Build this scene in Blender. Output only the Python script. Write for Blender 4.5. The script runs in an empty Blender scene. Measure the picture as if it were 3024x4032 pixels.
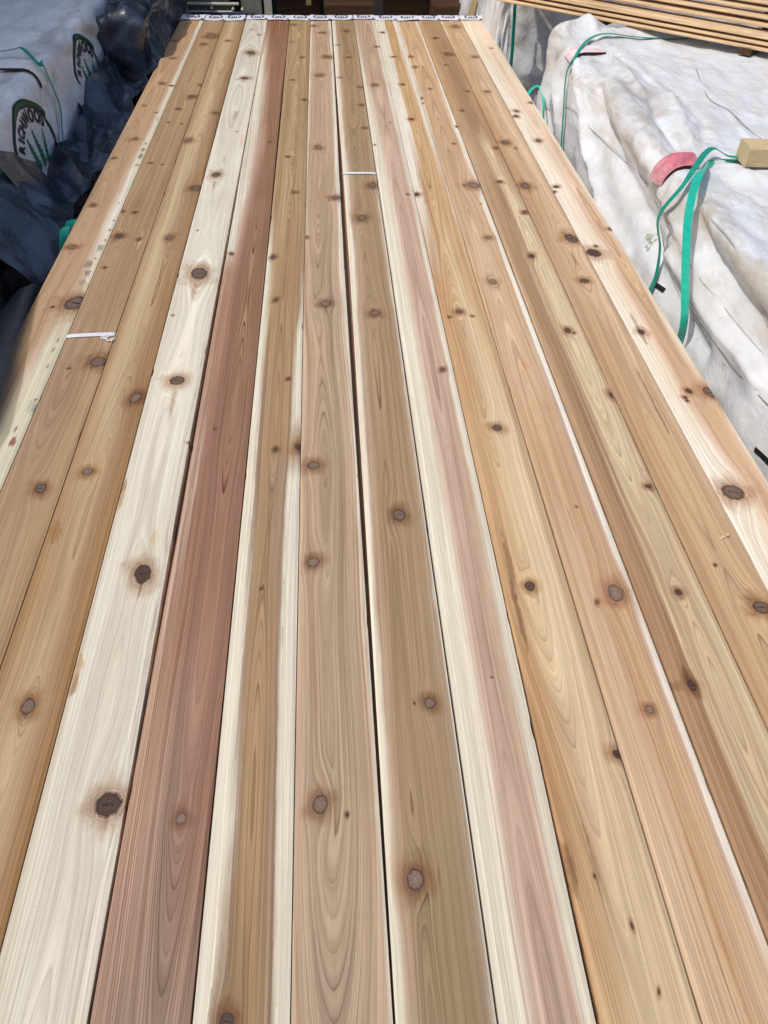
import bpy, math, random
import numpy as np
from math import radians, sin, cos, pi
C = bpy.context.scene.collection
S = bpy.context.scene

# ------------------------------------------------------------ camera, sky, sun, exposure
PITCH, ROLL, YAW = 0.77868247, 0.02189744, 0.07839888
CAM = np.array([0.92967793, 0.0, 1.23655771])            # top of the boards is z = 0
F0 = 3028.0                                               # focal length in photo pixels (photo 3024 x 4032)
_f = np.array([sin(YAW)*cos(PITCH), cos(YAW)*cos(PITCH), -sin(PITCH)])
_r = np.array([cos(YAW), -sin(YAW), 0.0]); _u = np.cross(_r, _f)
R_ = cos(ROLL)*_r + sin(ROLL)*_u; U_ = -sin(ROLL)*_r + cos(ROLL)*_u
cam = bpy.data.objects.new('camera', bpy.data.cameras.new('camera')); C.objects.link(cam)
from mathutils import Matrix, Vector
M = Matrix.Identity(4)
for i in range(3):
    M[i][0], M[i][1], M[i][2], M[i][3] = R_[i], U_[i], -_f[i], CAM[i]
cam.matrix_world = M
cam.data.sensor_fit = 'VERTICAL'; cam.data.sensor_height = 36.0
cam.data.lens = 36.0*F0/4032.0
cam.data.clip_start = 0.02; cam.data.clip_end = 500
S.camera = cam

SUN_EL, SUN_AZ = radians(55), (0.87, 0.493)                # sunlight travels towards +x and +y
w = bpy.data.worlds.new("World"); S.world = w; w.use_nodes = True
nt = w.node_tree; bg = nt.nodes['Background']
sky = nt.nodes.new('ShaderNodeTexSky'); sky.sky_type = 'NISHITA'; sky.sun_disc = False
sky.sun_elevation = SUN_EL; sky.sun_rotation = math.atan2(-SUN_AZ[0], -SUN_AZ[1])
sky.air_density = 1.0; sky.dust_density = 2.5; sky.ozone_density = 1.0
nt.links.new(sky.outputs[0], bg.inputs[0]); bg.inputs[1].default_value = 0.15
sl = bpy.data.lights.new('sun', 'SUN'); sl.energy = 2.1; sl.angle = radians(1.0); sl.color = (1.0, 0.955, 0.89)
sun = bpy.data.objects.new('sun', sl); C.objects.link(sun)
sun.rotation_euler = Vector((SUN_AZ[0]*cos(SUN_EL), SUN_AZ[1]*cos(SUN_EL), -sin(SUN_EL))).to_track_quat('-Z', 'Y').to_euler()
S.view_settings.view_transform = 'Standard'; S.view_settings.look = 'None'
S.view_settings.exposure = 0.22; S.view_settings.gamma = 1.0

# ------------------------------------------------------------ helpers
def ray(px, py): return _f + R_*((px-1512)/F0) - U_*((py-2016)/F0)
def onz(px, py, z=0.0):
    d = ray(px, py); return CAM + d*((z-CAM[2])/d[2])
def onx(px, py, x):
    d = ray(px, py); return CAM + d*((x-CAM[0])/d[0])
def ony(px, py, y):
    d = ray(px, py); return CAM + d*((y-CAM[1])/d[1])
def lin(c):
    c = np.asarray(c, float)/255.0
    return np.where(c <= 0.04045, c/12.92, ((c+0.055)/1.055)**2.4)
def smooth01(a, b, x):
    t = np.clip((x-a)/(b-a), 0, 1); return t*t*(3-2*t)
def perlin(x, y, seed=0):
    x = np.asarray(x, float); y = np.asarray(y, float)
    rng = np.random.RandomState(seed); perm = rng.permutation(256); ang = rng.rand(256)*2*pi
    xi = np.floor(x).astype(int); yi = np.floor(y).astype(int); xf = x-xi; yf = y-yi
    def g(ix, iy, dx, dy):
        h = perm[(perm[ix & 255]+iy) & 255]; a = ang[h]
        return np.cos(a)*dx+np.sin(a)*dy
    u = xf*xf*xf*(xf*(xf*6-15)+10); v = yf*yf*yf*(yf*(yf*6-15)+10)
    a = g(xi, yi, xf, yf); b = g(xi+1, yi, xf-1, yf); c = g(xi, yi+1, xf, yf-1); d = g(xi+1, yi+1, xf-1, yf-1)
    return 1.5*((a*(1-u)+b*u)*(1-v)+(c*(1-u)+d*u)*v)
def fbm(x, y, seed=0, n=4):
    return sum(perlin(x*2**i, y*2**i, seed+i)*0.5**i for i in range(n))
def tri(t): return np.abs((t % 1.0)*2-1)
def creases(a, b, seed, n=7, f0=2.0, amp=1.0):
    """sharp random fold lines: masked triangle waves in random directions"""
    rng = np.random.RandomState(seed); out = np.zeros_like(a)
    for i in range(n):
        th = rng.rand()*pi; f = f0*(1.35**i)
        ph = (a*cos(th)+b*sin(th))*f + 0.35*perlin(a*f*0.5, b*f*0.5, seed+31*i) + rng.rand()
        msk = smooth01(-0.15, 0.35, perlin(a*f*0.45+9.1, b*f*0.45, seed+7*i+3))
        out += amp*(tri(ph)-0.5)*msk/(1.35**i)
    return out
def link(name, me, mat=None, parent=None):
    o = bpy.data.objects.new(name, me); C.objects.link(o)
    if mat is not None: me.materials.append(mat)
    if parent is not None: o.parent = parent
    return o
def mesh_np(name, V, Fq, smooth=False):
    """quads from arrays"""
    me = bpy.data.meshes.new(name); V = np.asarray(V, np.float32); Fq = np.asarray(Fq, np.int32)
    me.vertices.add(len(V)); me.vertices.foreach_set('co', V.ravel())
    k = Fq.shape[1]
    me.loops.add(Fq.size); me.loops.foreach_set('vertex_index', Fq.ravel())
    me.polygons.add(len(Fq)); me.polygons.foreach_set('loop_start', np.arange(0, Fq.size, k, dtype=np.int32))
    me.polygons.foreach_set('loop_total', np.full(len(Fq), k, np.int32))
    me.polygons.foreach_set('use_smooth', np.full(len(Fq), smooth, bool))
    me.update(calc_edges=True); me.validate()
    return me
def grid_faces(nr, nc, wrap=False):
    i = np.arange(nr-1)[:, None]; j = np.arange(nc if wrap else nc-1)[None, :]; j2 = (j+1) % nc
    return np.stack([i*nc+j+0*i, i*nc+j2+0*i, (i+1)*nc+j2, (i+1)*nc+j+0*i], -1).reshape(-1, 4)
def grid_mesh(name, G, smooth=True):
    nr, nc = G.shape[:2]; return mesh_np(name, G.reshape(-1, 3), grid_faces(nr, nc), smooth)
class MB:
    def __init__(s): s.v = []; s.f = []
    def add(s, vs, fs):
        n = len(s.v); s.v += [tuple(map(float, q)) for q in vs]; s.f += [tuple(i+n for i in q) for q in fs]
    def box(s, c, size, rz=0.0, ry=0.0, ch=0.0, rx=0.0):
        hx, hy, hz = [q/2 for q in size]
        m = Matrix.Rotation(rz, 3, 'Z') @ Matrix.Rotation(ry, 3, 'Y') @ Matrix.Rotation(rx, 3, 'X')
        if ch <= 0: prof = [(-hy, -hz), (hy, -hz), (hy, hz), (-hy, hz)]
        else: prof = [(-hy+ch, -hz), (hy-ch, -hz), (hy, -hz+ch), (hy, hz-ch), (hy-ch, hz), (-hy+ch, hz), (-hy, hz-ch), (-hy, -hz+ch)]
        n = len(prof); vs = []
        for sx in (-1, 1):
            for (y, z) in prof:
                p = m @ Vector((sx*hx, y, z)); vs.append((p.x+c[0], p.y+c[1], p.z+c[2]))
        fs = [tuple(range(n))[::-1], tuple(range(n, 2*n))] + [(i, (i+1) % n, n+(i+1) % n, n+i) for i in range(n)]
        s.add(vs, fs)
    def cyl(s, p0, p1, r0, r1=None, n=12):
        r1 = r0 if r1 is None else r1
        p0 = Vector(p0); p1 = Vector(p1); d = (p1-p0).normalized()
        a = d.orthogonal().normalized(); b = d.cross(a)
        vs = [p0+(a*cos(2*pi*i/n)+b*sin(2*pi*i/n))*r0 for i in range(n)]+[p1+(a*cos(2*pi*i/n)+b*sin(2*pi*i/n))*r1 for i in range(n)]
        s.add(vs, [(i, (i+1) % n, n+(i+1) % n, n+i) for i in range(n)]+[tuple(range(n))[::-1], tuple(range(n, 2*n))])
    def ribbon(s, pts, wdir, width, thick, normals=None):
        """flat band with real thickness along pts"""
        pts = [Vector(p) for p in pts]; n = len(pts); ring = []
        for i, p in enumerate(pts):
            t = (pts[min(i+1, n-1)]-pts[max(i-1, 0)]).normalized()
            wd = Vector(wdir[i] if isinstance(wdir, list) else wdir); wd = (wd-t*wd.dot(t)).normalized()
            nn = t.cross(wd).normalized(); ww = width[i] if isinstance(width, list) else width
            ring += [p-wd*ww/2-nn*thick/2, p+wd*ww/2-nn*thick/2, p+wd*ww/2+nn*thick/2, p-wd*ww/2+nn*thick/2]
        fs = []
        for i in range(n-1):
            for k in range(4): fs.append((i*4+k, i*4+(k+1) % 4, i*4+4+(k+1) % 4, i*4+4+k))
        fs += [(3, 2, 1, 0), tuple(4*(n-1)+k for k in range(4))]
        s.add(ring, fs)
    def build(s, name, mat, parent=None, smooth=False):
        me = bpy.data.meshes.new(name); me.from_pydata(s.v, [], s.f); me.update()
        if smooth: me.polygons.foreach_set('use_smooth', [True]*len(me.polygons))
        return link(name, me, mat, parent)
def catmull(pts, n=10):
    P = [np.asarray(p, float) for p in pts]; P = [2*P[0]-P[1]]+P+[2*P[-1]-P[-2]]; out = []
    for i in range(1, len(P)-2):
        for k in range(n):
            t = k/n; a, b, c, d = P[i-1], P[i], P[i+1], P[i+2]
            out.append(0.5*((2*b)+(c-a)*t+(2*a-5*b+4*c-d)*t*t+(3*b-a-3*c+d)*t**3))
    out.append(P[-2]); return out
def tag(o, label=None, cat=None, group=None, kind=None):
    if label: o['label'] = label
    if cat: o['category'] = cat
    if group: o['group'] = group
    if kind: o['kind'] = kind
    return o
def empty(name, loc=(0, 0, 0)):
    o = bpy.data.objects.new(name, None); C.objects.link(o); o.location = loc; o.empty_display_size = 0.1
    return o

# ------------------------------------------------------------ materials
class NT:
    def __init__(s, name):
        s.m = bpy.data.materials.new(name); s.m.use_nodes = True; s.t = s.m.node_tree; s.N = s.t.nodes
        s.b = s.N['Principled BSDF']; s.out = s.N['Material Output']
    def node(s, typ, **kw):
        n = s.N.new(typ)
        for k, v in kw.items(): setattr(n, k, v)
        return n
    def put(s, sock, v):
        if hasattr(v, 'is_output') or isinstance(v, bpy.types.NodeSocket): s.t.links.new(v, sock)
        elif v is not None:
            if sock.type == 'RGBA' and hasattr(v, '__len__') and len(v) == 3: v = (*v, 1.0)
            sock.default_value = v
    def math(s, op, a, b=None, c=None, clamp=False):
        n = s.node('ShaderNodeMath', operation=op, use_clamp=clamp)
        s.put(n.inputs[0], a)
        if b is not None: s.put(n.inputs[1], b)
        if c is not None: s.put(n.inputs[2], c)
        return n.outputs[0]
    def ss(s, a, b, x, lo=0.0, hi=1.0):
        n = s.node('ShaderNodeMapRange', interpolation_type='SMOOTHSTEP')
        s.put(n.inputs[0], x); s.put(n.inputs[1], a); s.put(n.inputs[2], b); s.put(n.inputs[3], lo); s.put(n.inputs[4], hi)
        return n.outputs[0]
    def mix(s, f, a, b, bt='MIX'):
        n = s.node('ShaderNodeMix', data_type='RGBA', blend_type=bt)
        s.put(n.inputs[0], f); s.put(n.inputs[6], a); s.put(n.inputs[7], b); return n.outputs[2]
    def noise(s, vec=None, scale=5.0, detail=3.0, rough=0.5, dist=0.0, out=0, dim='3D'):
        n = s.node('ShaderNodeTexNoise', noise_dimensions=dim)
        if vec is not None: s.put(n.inputs['Vector'], vec)
        n.inputs['Scale'].default_value = scale; n.inputs['Detail'].default_value = detail
        n.inputs['Roughness'].default_value = rough; n.inputs['Distortion'].default_value = dist
        return n.outputs[out]
    def comb(s, x, y, z):
        n = s.node('ShaderNodeCombineXYZ'); s.put(n.inputs[0], x); s.put(n.inputs[1], y); s.put(n.inputs[2], z); return n.outputs[0]
    def sep(s, v):
        n = s.node('ShaderNodeSeparateXYZ'); s.put(n.inputs[0], v); return n.outputs
    def vmul(s, v, k):
        n = s.node('ShaderNodeVectorMath', operation='MULTIPLY'); s.put(n.inputs[0], v); s.put(n.inputs[1], k); return n.outputs[0]
    def obj(s): return s.node('ShaderNodeTexCoord').outputs['Object']
    def attr(s, name): return s.node('ShaderNodeAttribute', attribute_name=name)
    def bump(s, h, strength=0.2, dist=0.001):
        n = s.node('ShaderNodeBump'); n.inputs['Strength'].default_value = strength; n.inputs['Distance'].default_value = dist
        s.put(n.inputs['Height'], h); s.put(s.b.inputs['Normal'], n.outputs[0])
    def set(s, **kw):
        for k, v in kw.items(): s.put(s.b.inputs[k.replace('_', ' ')], v)
        return s.m

def make_cedar():
    n = NT('cedar_wood')
    col = n.attr('wcol').outputs['Color']; amp = n.attr('wamp').outputs['Fac']
    ph = n.attr('wring').outputs['Fac']; kd = n.attr('wkd').outputs['Fac']; kk = n.attr('wkk').outputs['Fac']
    kxy = n.sep(n.attr('wkxy').outputs['Vector'])
    P = n.obj(); xyz = n.sep(P); rnd = n.node('ShaderNodeObjectInfo').outputs['Random']; r100 = n.math('MULTIPLY', rnd, 97.0)
    # growth rings
    wob = n.noise(n.vmul(P, (45, 7, 45)), 1.0, 2.0)
    ph2 = n.math('ADD', ph, n.math('MULTIPLY', n.math('SUBTRACT', wob, 0.5), 0.35))
    fr = n.math('FRACT', ph2); idn = n.math('FLOOR', ph2)
    wn = n.node('ShaderNodeTexWhiteNoise', noise_dimensions='1D'); n.put(wn.inputs['W'], n.math('ADD', idn, r100))
    rise = n.ss(0.30, 0.93, fr); fall = n.ss(0.94, 1.0, fr, 1.0, 0.0)
    thin = n.ss(0.72, 0.93, fr)
    late = n.math('MULTIPLY', n.math('ADD', n.math('MULTIPLY', rise, 0.35), n.math('MULTIPLY', thin, 0.65)), fall)
    late = n.math('MULTIPLY', late, n.math('MULTIPLY_ADD', wn.outputs['Value'], 0.75, 0.25))
    hw = n.ss(0.42, 0.62, n.sep(col)[1], 1.0, 0.62)      # sapwood shows its rings less than heartwood
    lm = n.noise(n.comb(n.math('MULTIPLY', ph2, 0.25), n.math('MULTIPLY', xyz[1], 2.6), r100), 1.0, 2.0)
    ring = n.math('MULTIPLY', late, n.math('MULTIPLY', amp, n.math('MULTIPLY', n.ss(0.3, 0.68, lm, 0.65, 2.5), hw)), clamp=True)
    # streaks that follow the growth coordinate
    sv = n.comb(n.math('MULTIPLY', ph2, 0.45), n.math('MULTIPLY', xyz[1], 0.7), r100)
    st = n.noise(sv, 1.0, 3.0, 0.6)
    st2 = n.noise(n.comb(n.math('MULTIPLY', ph2, 1.6), n.math('MULTIPLY', xyz[1], 1.5), r100), 1.0, 2.0, 0.6)
    bl = n.noise(n.comb(n.math('MULTIPLY', xyz[0], 9.0), n.math('MULTIPLY', xyz[1], 2.2), r100), 1.0, 3.0, 0.55)
    fib = n.noise(n.vmul(P, (1100, 16, 60)), 1.0, 2.0, 0.6)
    fib2 = n.noise(n.vmul(P, (420, 4, 60)), 1.0, 3.0, 0.7)
    plane = n.noise(n.vmul(P, (3, 420, 1)), 1.0, 1.0, 0.5)
    c = n.mix(n.math('MULTIPLY', n.ss(0.35, 0.70, st), n.math('MULTIPLY_ADD', hw, 0.9, 0.05)), n.mix(1.0, col, (1.05, 1.055, 1.06), 'MULTIPLY'), n.mix(1.0, col, (0.80, 0.765, 0.73), 'MULTIPLY'))
    c = n.mix(n.math('MULTIPLY', n.ss(0.42, 0.70, st2, 0.0, 0.85), hw), c, n.mix(1.0, c, (0.83, 0.80, 0.77), 'MULTIPLY'))
    ws = n.noise(n.comb(n.math('MULTIPLY', ph2, 0.9), n.math('MULTIPLY', xyz[1], 1.1), n.math('ADD', r100, 5.3)), 1.0, 2.0, 0.55)
    c = n.mix(n.ss(0.48, 0.70, ws, 0.0, 0.55), c, n.mix(1.0, c, (1.13, 1.15, 1.17), 'MULTIPLY'))
    c = n.mix(n.ss(0.45, 0.75, bl, 0.0, 0.6), c, n.mix(1.0, c, (0.91, 0.88, 0.845), 'MULTIPLY'))
    wn2 = n.node('ShaderNodeTexWhiteNoise', noise_dimensions='1D'); n.put(wn2.inputs['W'], n.math('ADD', idn, n.math('ADD', r100, 31.7)))
    bt = n.math('MULTIPLY_ADD', wn2.outputs['Value'], n.math('MULTIPLY', amp, 0.56), n.math('MULTIPLY_ADD', amp, -0.26, 1.0))
    c = n.mix(1.0, c, n.comb(bt, bt, bt), 'MULTIPLY')
    c = n.mix(ring, c, n.mix(1.0, c, (0.42, 0.34, 0.285), 'MULTIPLY'))
    g = n.math('MULTIPLY_ADD', n.math('ADD', n.math('MULTIPLY', fib, 0.8), n.math('ADD', n.math('MULTIPLY', fib2, 1.0), n.math('MULTIPLY', plane, 0.15))), 0.50, 0.53)
    c = n.mix(1.0, c, n.comb(g, g, g), 'MULTIPLY')
    # resin flecks and short dark pin lines
    fl = n.noise(n.vmul(P, (260, 26, 1)), 1.0, 1.0, 0.5)
    c = n.mix(n.ss(0.77, 0.84, fl, 0.0, 0.6), c, (0.10, 0.055, 0.03))
    du = n.noise(n.vmul(P, (120, 60, 1)), 1.0, 4.0, 0.8)
    c = n.mix(n.ss(0.66, 0.78, du, 0.0, 0.35), c, (0.62, 0.57, 0.49))
    sk = n.noise(n.vmul(P, (18, 300, 1)), 1.0, 2.0, 0.5)
    c = n.mix(n.ss(0.72, 0.80, sk, 0.0, 0.16), c, (0.16, 0.12, 0.09))
    # knots
    kw = n.noise(n.vmul(P, (95, 70, 1)), 1.0, 2.0)
    kw2 = n.noise(n.vmul(P, (330, 330, 1)), 1.0, 2.0)
    t = n.math('MULTIPLY', kd, n.math('ADD', 0.62, n.math('ADD', n.math('MULTIPLY', kw, 0.52), n.math('MULTIPLY', kw2, 0.16))))
    th = n.math('MULTIPLY', kd, n.math('MULTIPLY_ADD', n.noise(n.vmul(P, (30, 22, 1)), 1.0, 3.0), 1.5, 0.25)); halo = n.ss(0.9, 3.2, th, 1.0, 0.0); halo = n.math('MULTIPLY', halo, n.ss(0.0, 0.4, kk, 0.40, 0.85))
    c = n.mix(halo, c, n.mix(1.0, c, (0.62, 0.45, 0.34), 'MULTIPLY'))
    lf = n.math('FRACT', n.math('MULTIPLY', t, 3.6))
    halo2 = n.math('MULTIPLY', n.ss(1.0, 2.2, t, 1.0, 0.0), n.math('MULTIPLY', n.ss(0.5, 0.95, lf), 0.75))
    c = n.mix(halo2, c, n.mix(1.0, c, (0.45, 0.30, 0.22), 'MULTIPLY'))
    kin = n.ss(0.88, 1.12, t, 1.0, 0.0)
    kr = n.math('FRACT', n.math('MULTIPLY', t, 4.3))
    kc = n.mix(n.ss(0.3, 0.95, kk), (0.325, 0.225, 0.155), (0.115, 0.068, 0.048))
    kc = n.mix(n.ss(0.0, 0.5, t, 0.45, 0.0), kc, n.mix(1.0, kc, (1.45, 1.42, 1.38), 'MULTIPLY'))
    kc = n.mix(n.math('MULTIPLY', n.ss(0.45, 0.95, kr), 0.75), kc, n.mix(1.0, kc, (0.40, 0.33, 0.29), 'MULTIPLY'))
    kc = n.mix(n.ss(0.35, 0.70, kw2, 0.0, 0.7), kc, n.mix(1.0, kc, (0.55, 0.52, 0.50), 'MULTIPLY'))
    rad = n.noise(n.comb(n.math('DIVIDE', kxy[0], n.math('ADD', kd, 0.05)), n.math('DIVIDE', kxy[1], n.math('ADD', kd, 0.05)), xyz[1]), 3.2, 2.0)
    rc = n.math('MULTIPLY', n.ss(0.0, 0.022, n.math('ABSOLUTE', n.math('SUBTRACT', rad, 0.5)), 1.0, 0.0), n.ss(0.15, 0.4, t))
    kc = n.mix(n.math('MULTIPLY', rc, 0.8), kc, (0.035, 0.02, 0.015))
    rim = n.math('MULTIPLY', n.ss(0.70, 0.92, t), n.ss(0.0, 0.6, kk, 0.45, 0.92))
    kc = n.mix(rim, kc, (0.042, 0.022, 0.016))
    crk = n.math('ABSOLUTE', n.math('ADD', kxy[1], n.math('MULTIPLY', n.math('SUBTRACT', kw2, 0.5), 0.7)))
    crk = n.math('MULTIPLY', n.ss(0.02, 0.13, crk, 1.0, 0.0), n.ss(0.35, 0.6, n.math('ABSOLUTE', kxy[0]), 1.0, 0.0))
    crk = n.math('MULTIPLY', crk, n.ss(0.45, 0.6, kk))
    kc = n.mix(crk, kc, (0.02, 0.012, 0.01))
    c = n.mix(kin, c, kc)
    rough = n.math('MULTIPLY_ADD', fib2, 0.22, 0.42)
    n.set(Base_Color=c, Roughness=rough)
    n.b.inputs['Specular IOR Level'].default_value = 0.32
    h = n.math('ADD', n.math('ADD', n.math('MULTIPLY', fib, 0.35), n.math('MULTIPLY', ring, 0.9)), n.math('MULTIPLY', plane, 0.35))
    h = n.math('SUBTRACT', h, n.math('MULTIPLY', crk, 2.0))
    n.bump(h, 0.30, 0.0006)
    return n.m

def plain(name, rgb, rough=0.5, spec=0.5, metal=0.0, var=0.12, scale=20.0, bump=0.0, stretch=(1, 1, 1), dirt=None, dscale=3.0, dlo=0.5, dhi=0.75, damt=0.6):
    n = NT(name); P = n.vmul(n.obj(), stretch)
    k = n.noise(P, scale, 4.0, 0.6)
    a = tuple(q*(1-var) for q in rgb); b = tuple(min(1, q*(1+var)) for q in rgb)
    c = n.mix(n.ss(0.3, 0.7, k), a, b)
    if dirt is not None:
        d = n.noise(P, dscale, 5.0, 0.65)
        c = n.mix(n.ss(dlo, dhi, d, 0.0, damt), c, dirt)
    n.set(Base_Color=c, Roughness=n.math('MULTIPLY_ADD', k, 0.2, rough-0.1), Metallic=metal)
    n.b.inputs['Specular IOR Level'].default_value = spec
    if bump: n.bump(k, bump, 0.003)
    return n.m

def make_tarp(name, base, dirt, dark):
    n = NT(name); P = n.obj(); top = n.attr('edge').outputs['Fac']
    a = n.noise(P, 2.3, 6.0, 0.62); b = n.noise(n.vmul(P, (1, 0.35, 1)), 9.0, 5.0, 0.7, 0.6); f = n.noise(P, 55.0, 3.0, 0.6)
    c = n.mix(n.ss(0.3, 0.7, a), tuple(q*0.93 for q in base), base)
    m = n.math('MULTIPLY', n.ss(0.40, 0.66, b), n.math('MULTIPLY_ADD', top, 0.75, 0.22))
    c = n.mix(m, c, dirt)
    sp = n.noise(P, 24.0, 4.0, 0.75, 0.4)
    c = n.mix(n.math('MULTIPLY', n.ss(0.62, 0.74, sp), n.math('MULTIPLY_ADD', top, 0.5, 0.35)), c, dark)
    gr = n.noise(P, 7.0, 6.0, 0.72, 0.3)
    c = n.mix(n.ss(0.45, 0.70, gr, 0.0, 0.35), c, tuple(q*0.74 for q in base))
    sc = n.noise(n.vmul(P, (14, 60, 14)), 1.0, 3.0, 0.6)
    c = n.mix(n.ss(0.66, 0.80, sc, 0.0, 0.35), c, dark)
    n.set(Base_Color=c, Roughness=n.math('MULTIPLY_ADD', f, 0.2, 0.32))
    n.b.inputs['Specular IOR Level'].default_value = 0.5
    wr = n.noise(P, 14.0, 5.0, 0.6, 0.8)
    rg = n.node('ShaderNodeTexNoise', noise_dimensions='3D'); rg.noise_type = 'RIDGED_MULTIFRACTAL'; n.put(rg.inputs['Vector'], P); rg.inputs['Scale'].default_value = 5.0; rg.inputs['Detail'].default_value = 3.0; rg.inputs['Distortion'].default_value = 0.6
    n.bump(n.math('ADD', n.math('ADD', n.math('MULTIPLY', wr, 0.7), n.math('MULTIPLY', rg.outputs[0], 0.5)), n.math('MULTIPLY', f, 0.12)), 0.65, 0.013)
    return n.m

def make_black_plastic():
    n = NT('black_plastic'); P = n.obj()
    a = n.noise(P, 6.0, 4.0, 0.6, 0.5); d = n.noise(P, 40.0, 4.0, 0.7)
    c = n.mix(n.ss(0.35, 0.7, a), (0.024, 0.032, 0.048), (0.066, 0.086, 0.118))
    c = n.mix(n.ss(0.62, 0.8, d, 0.0, 0.35), c, (0.06, 0.07, 0.085))
    n.set(Base_Color=c, Roughness=n.math('MULTIPLY_ADD', d, 0.30, 0.13))
    n.b.inputs['Specular IOR Level'].default_value = 0.7
    n.bump(n.noise(P, 13.0, 3.0, 0.5, 1.2), 0.30, 0.012)
    return n.m
def make_film():
    n = NT('thin_black_film'); P = n.obj(); d = n.noise(P, 30.0, 3.0, 0.6)
    n.set(Base_Color=(0.02, 0.022, 0.026), Roughness=n.math('MULTIPLY_ADD', d, 0.3, 0.2))
    tr = n.node('ShaderNodeBsdfTransparent'); tr.inputs[0].default_value = (0.93, 0.92, 0.9, 1)
    op = n.attr('cover').outputs['Fac']
    mx = n.node('ShaderNodeMixShader'); n.put(mx.inputs[0], op); n.t.links.new(tr.outputs[0], mx.inputs[1]); n.t.links.new(n.b.outputs[0], mx.inputs[2])
    n.t.links.new(mx.outputs[0], n.out.inputs['Surface'])
    n.bump(n.noise(P, 18.0, 4.0, 0.55, 0.8), 0.3, 0.01)
    return n.m
CEDAR = make_cedar()
TARP = make_tarp('white_tarp', (0.735, 0.75, 0.76), (0.47, 0.42, 0.35), (0.20, 0.165, 0.13))
TARP_L = make_tarp('white_lumber_wrap', (0.86, 0.87, 0.88), (0.52, 0.50, 0.47), (0.20, 0.18, 0.17))
BLACK = make_black_plastic(); FILM = make_film()
TEAL = plain('teal_strap', (0.016, 0.47, 0.33), 0.34, 0.5, var=0.10, scale=60, bump=0.08)
TEAL_D = plain('dark_teal_strap', (0.010, 0.27, 0.19), 0.45, 0.4, var=0.12, scale=60, bump=0.08)
WHITE = plain('white_band', (0.80, 0.80, 0.83), 0.4, 0.5, var=0.04)
PAPER = plain('tag_paper', (0.74, 0.73, 0.82), 0.55, 0.3, var=0.06, scale=35)
INK = plain('logo_ink', (0.035, 0.055, 0.06), 0.6, 0.2, var=0.15)
PINK = plain('pink_board', (0.54, 0.16, 0.20), 0.7, 0.2, var=0.25, scale=28, bump=0.2, dirt=(0.70, 0.50, 0.50), dscale=9.0, dlo=0.46, dhi=0.64, damt=0.6)
PINKPALE = plain('pale_pink_board', (0.72, 0.50, 0.50), 0.7, 0.2, var=0.2, scale=28, bump=0.2, dirt=(0.78, 0.74, 0.72), dscale=9.0, dlo=0.4, dhi=0.6, damt=0.8)
CARD = plain('white_card', (0.78, 0.77, 0.74), 0.7, 0.2, var=0.08, scale=30)
MAROON = plain('shaded_edge_staple_red', (0.045, 0.014, 0.016), 0.8, 0.15)  # staple red; corner board edges have their underside shade in this colour
SHADED_BROWN_EDGE = plain('shaded_brown_edge', (0.07, 0.03, 0.02), 0.8, 0.15)  # card edge brown, darkened in colour for the shade beneath it
LUMBER = plain('pale_lumber', (0.56, 0.43, 0.24), 0.65, 0.25, var=0.10, scale=9, stretch=(2, 22, 22), bump=0.2, dirt=(0.16, 0.12, 0.08), dscale=2.2, dlo=0.60, dhi=0.74, damt=0.7)
STRIP = plain('strip_lumber', (0.66, 0.47, 0.275), 0.6, 0.25, var=0.25, scale=5, stretch=(1.2, 26, 26), bump=0.15, dirt=(0.34, 0.20, 0.11), dscale=1.2, dlo=0.52, dhi=0.72, damt=0.6)
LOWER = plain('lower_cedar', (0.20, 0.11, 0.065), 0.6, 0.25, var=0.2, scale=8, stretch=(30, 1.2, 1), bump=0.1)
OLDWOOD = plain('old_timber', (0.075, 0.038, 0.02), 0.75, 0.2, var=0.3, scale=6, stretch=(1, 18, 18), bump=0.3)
STEEL = plain('grey_olive_steel', (0.27, 0.255, 0.205), 0.55, 0.5, 0.3, var=0.1, scale=12, bump=0.05, dirt=(0.08, 0.07, 0.05), dscale=5)
STEELL = plain('pale_steel', (0.58, 0.55, 0.45), 0.5, 0.5, 0.3, var=0.08, scale=12)
NAVY = plain('navy_bar', (0.03, 0.045, 0.085), 0.5, 0.4)
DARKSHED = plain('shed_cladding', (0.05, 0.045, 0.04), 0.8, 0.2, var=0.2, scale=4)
GREEN = plain('print_green', (0.020, 0.115, 0.045), 0.55, 0.3, var=0.1)
PRINT = plain('print_dark', (0.022, 0.018, 0.030), 0.55, 0.3, var=0.1)
TREEGREEN = plain('print_tree_green', (0.015, 0.19, 0.09), 0.55, 0.3, var=0.12)
TAPE = plain('black_tape', (0.012, 0.012, 0.013), 0.5, 0.4)
GREENSTAIN = plain('algae_green', (0.33, 0.38, 0.27), 0.8, 0.2, var=0.3, scale=90)
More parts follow.
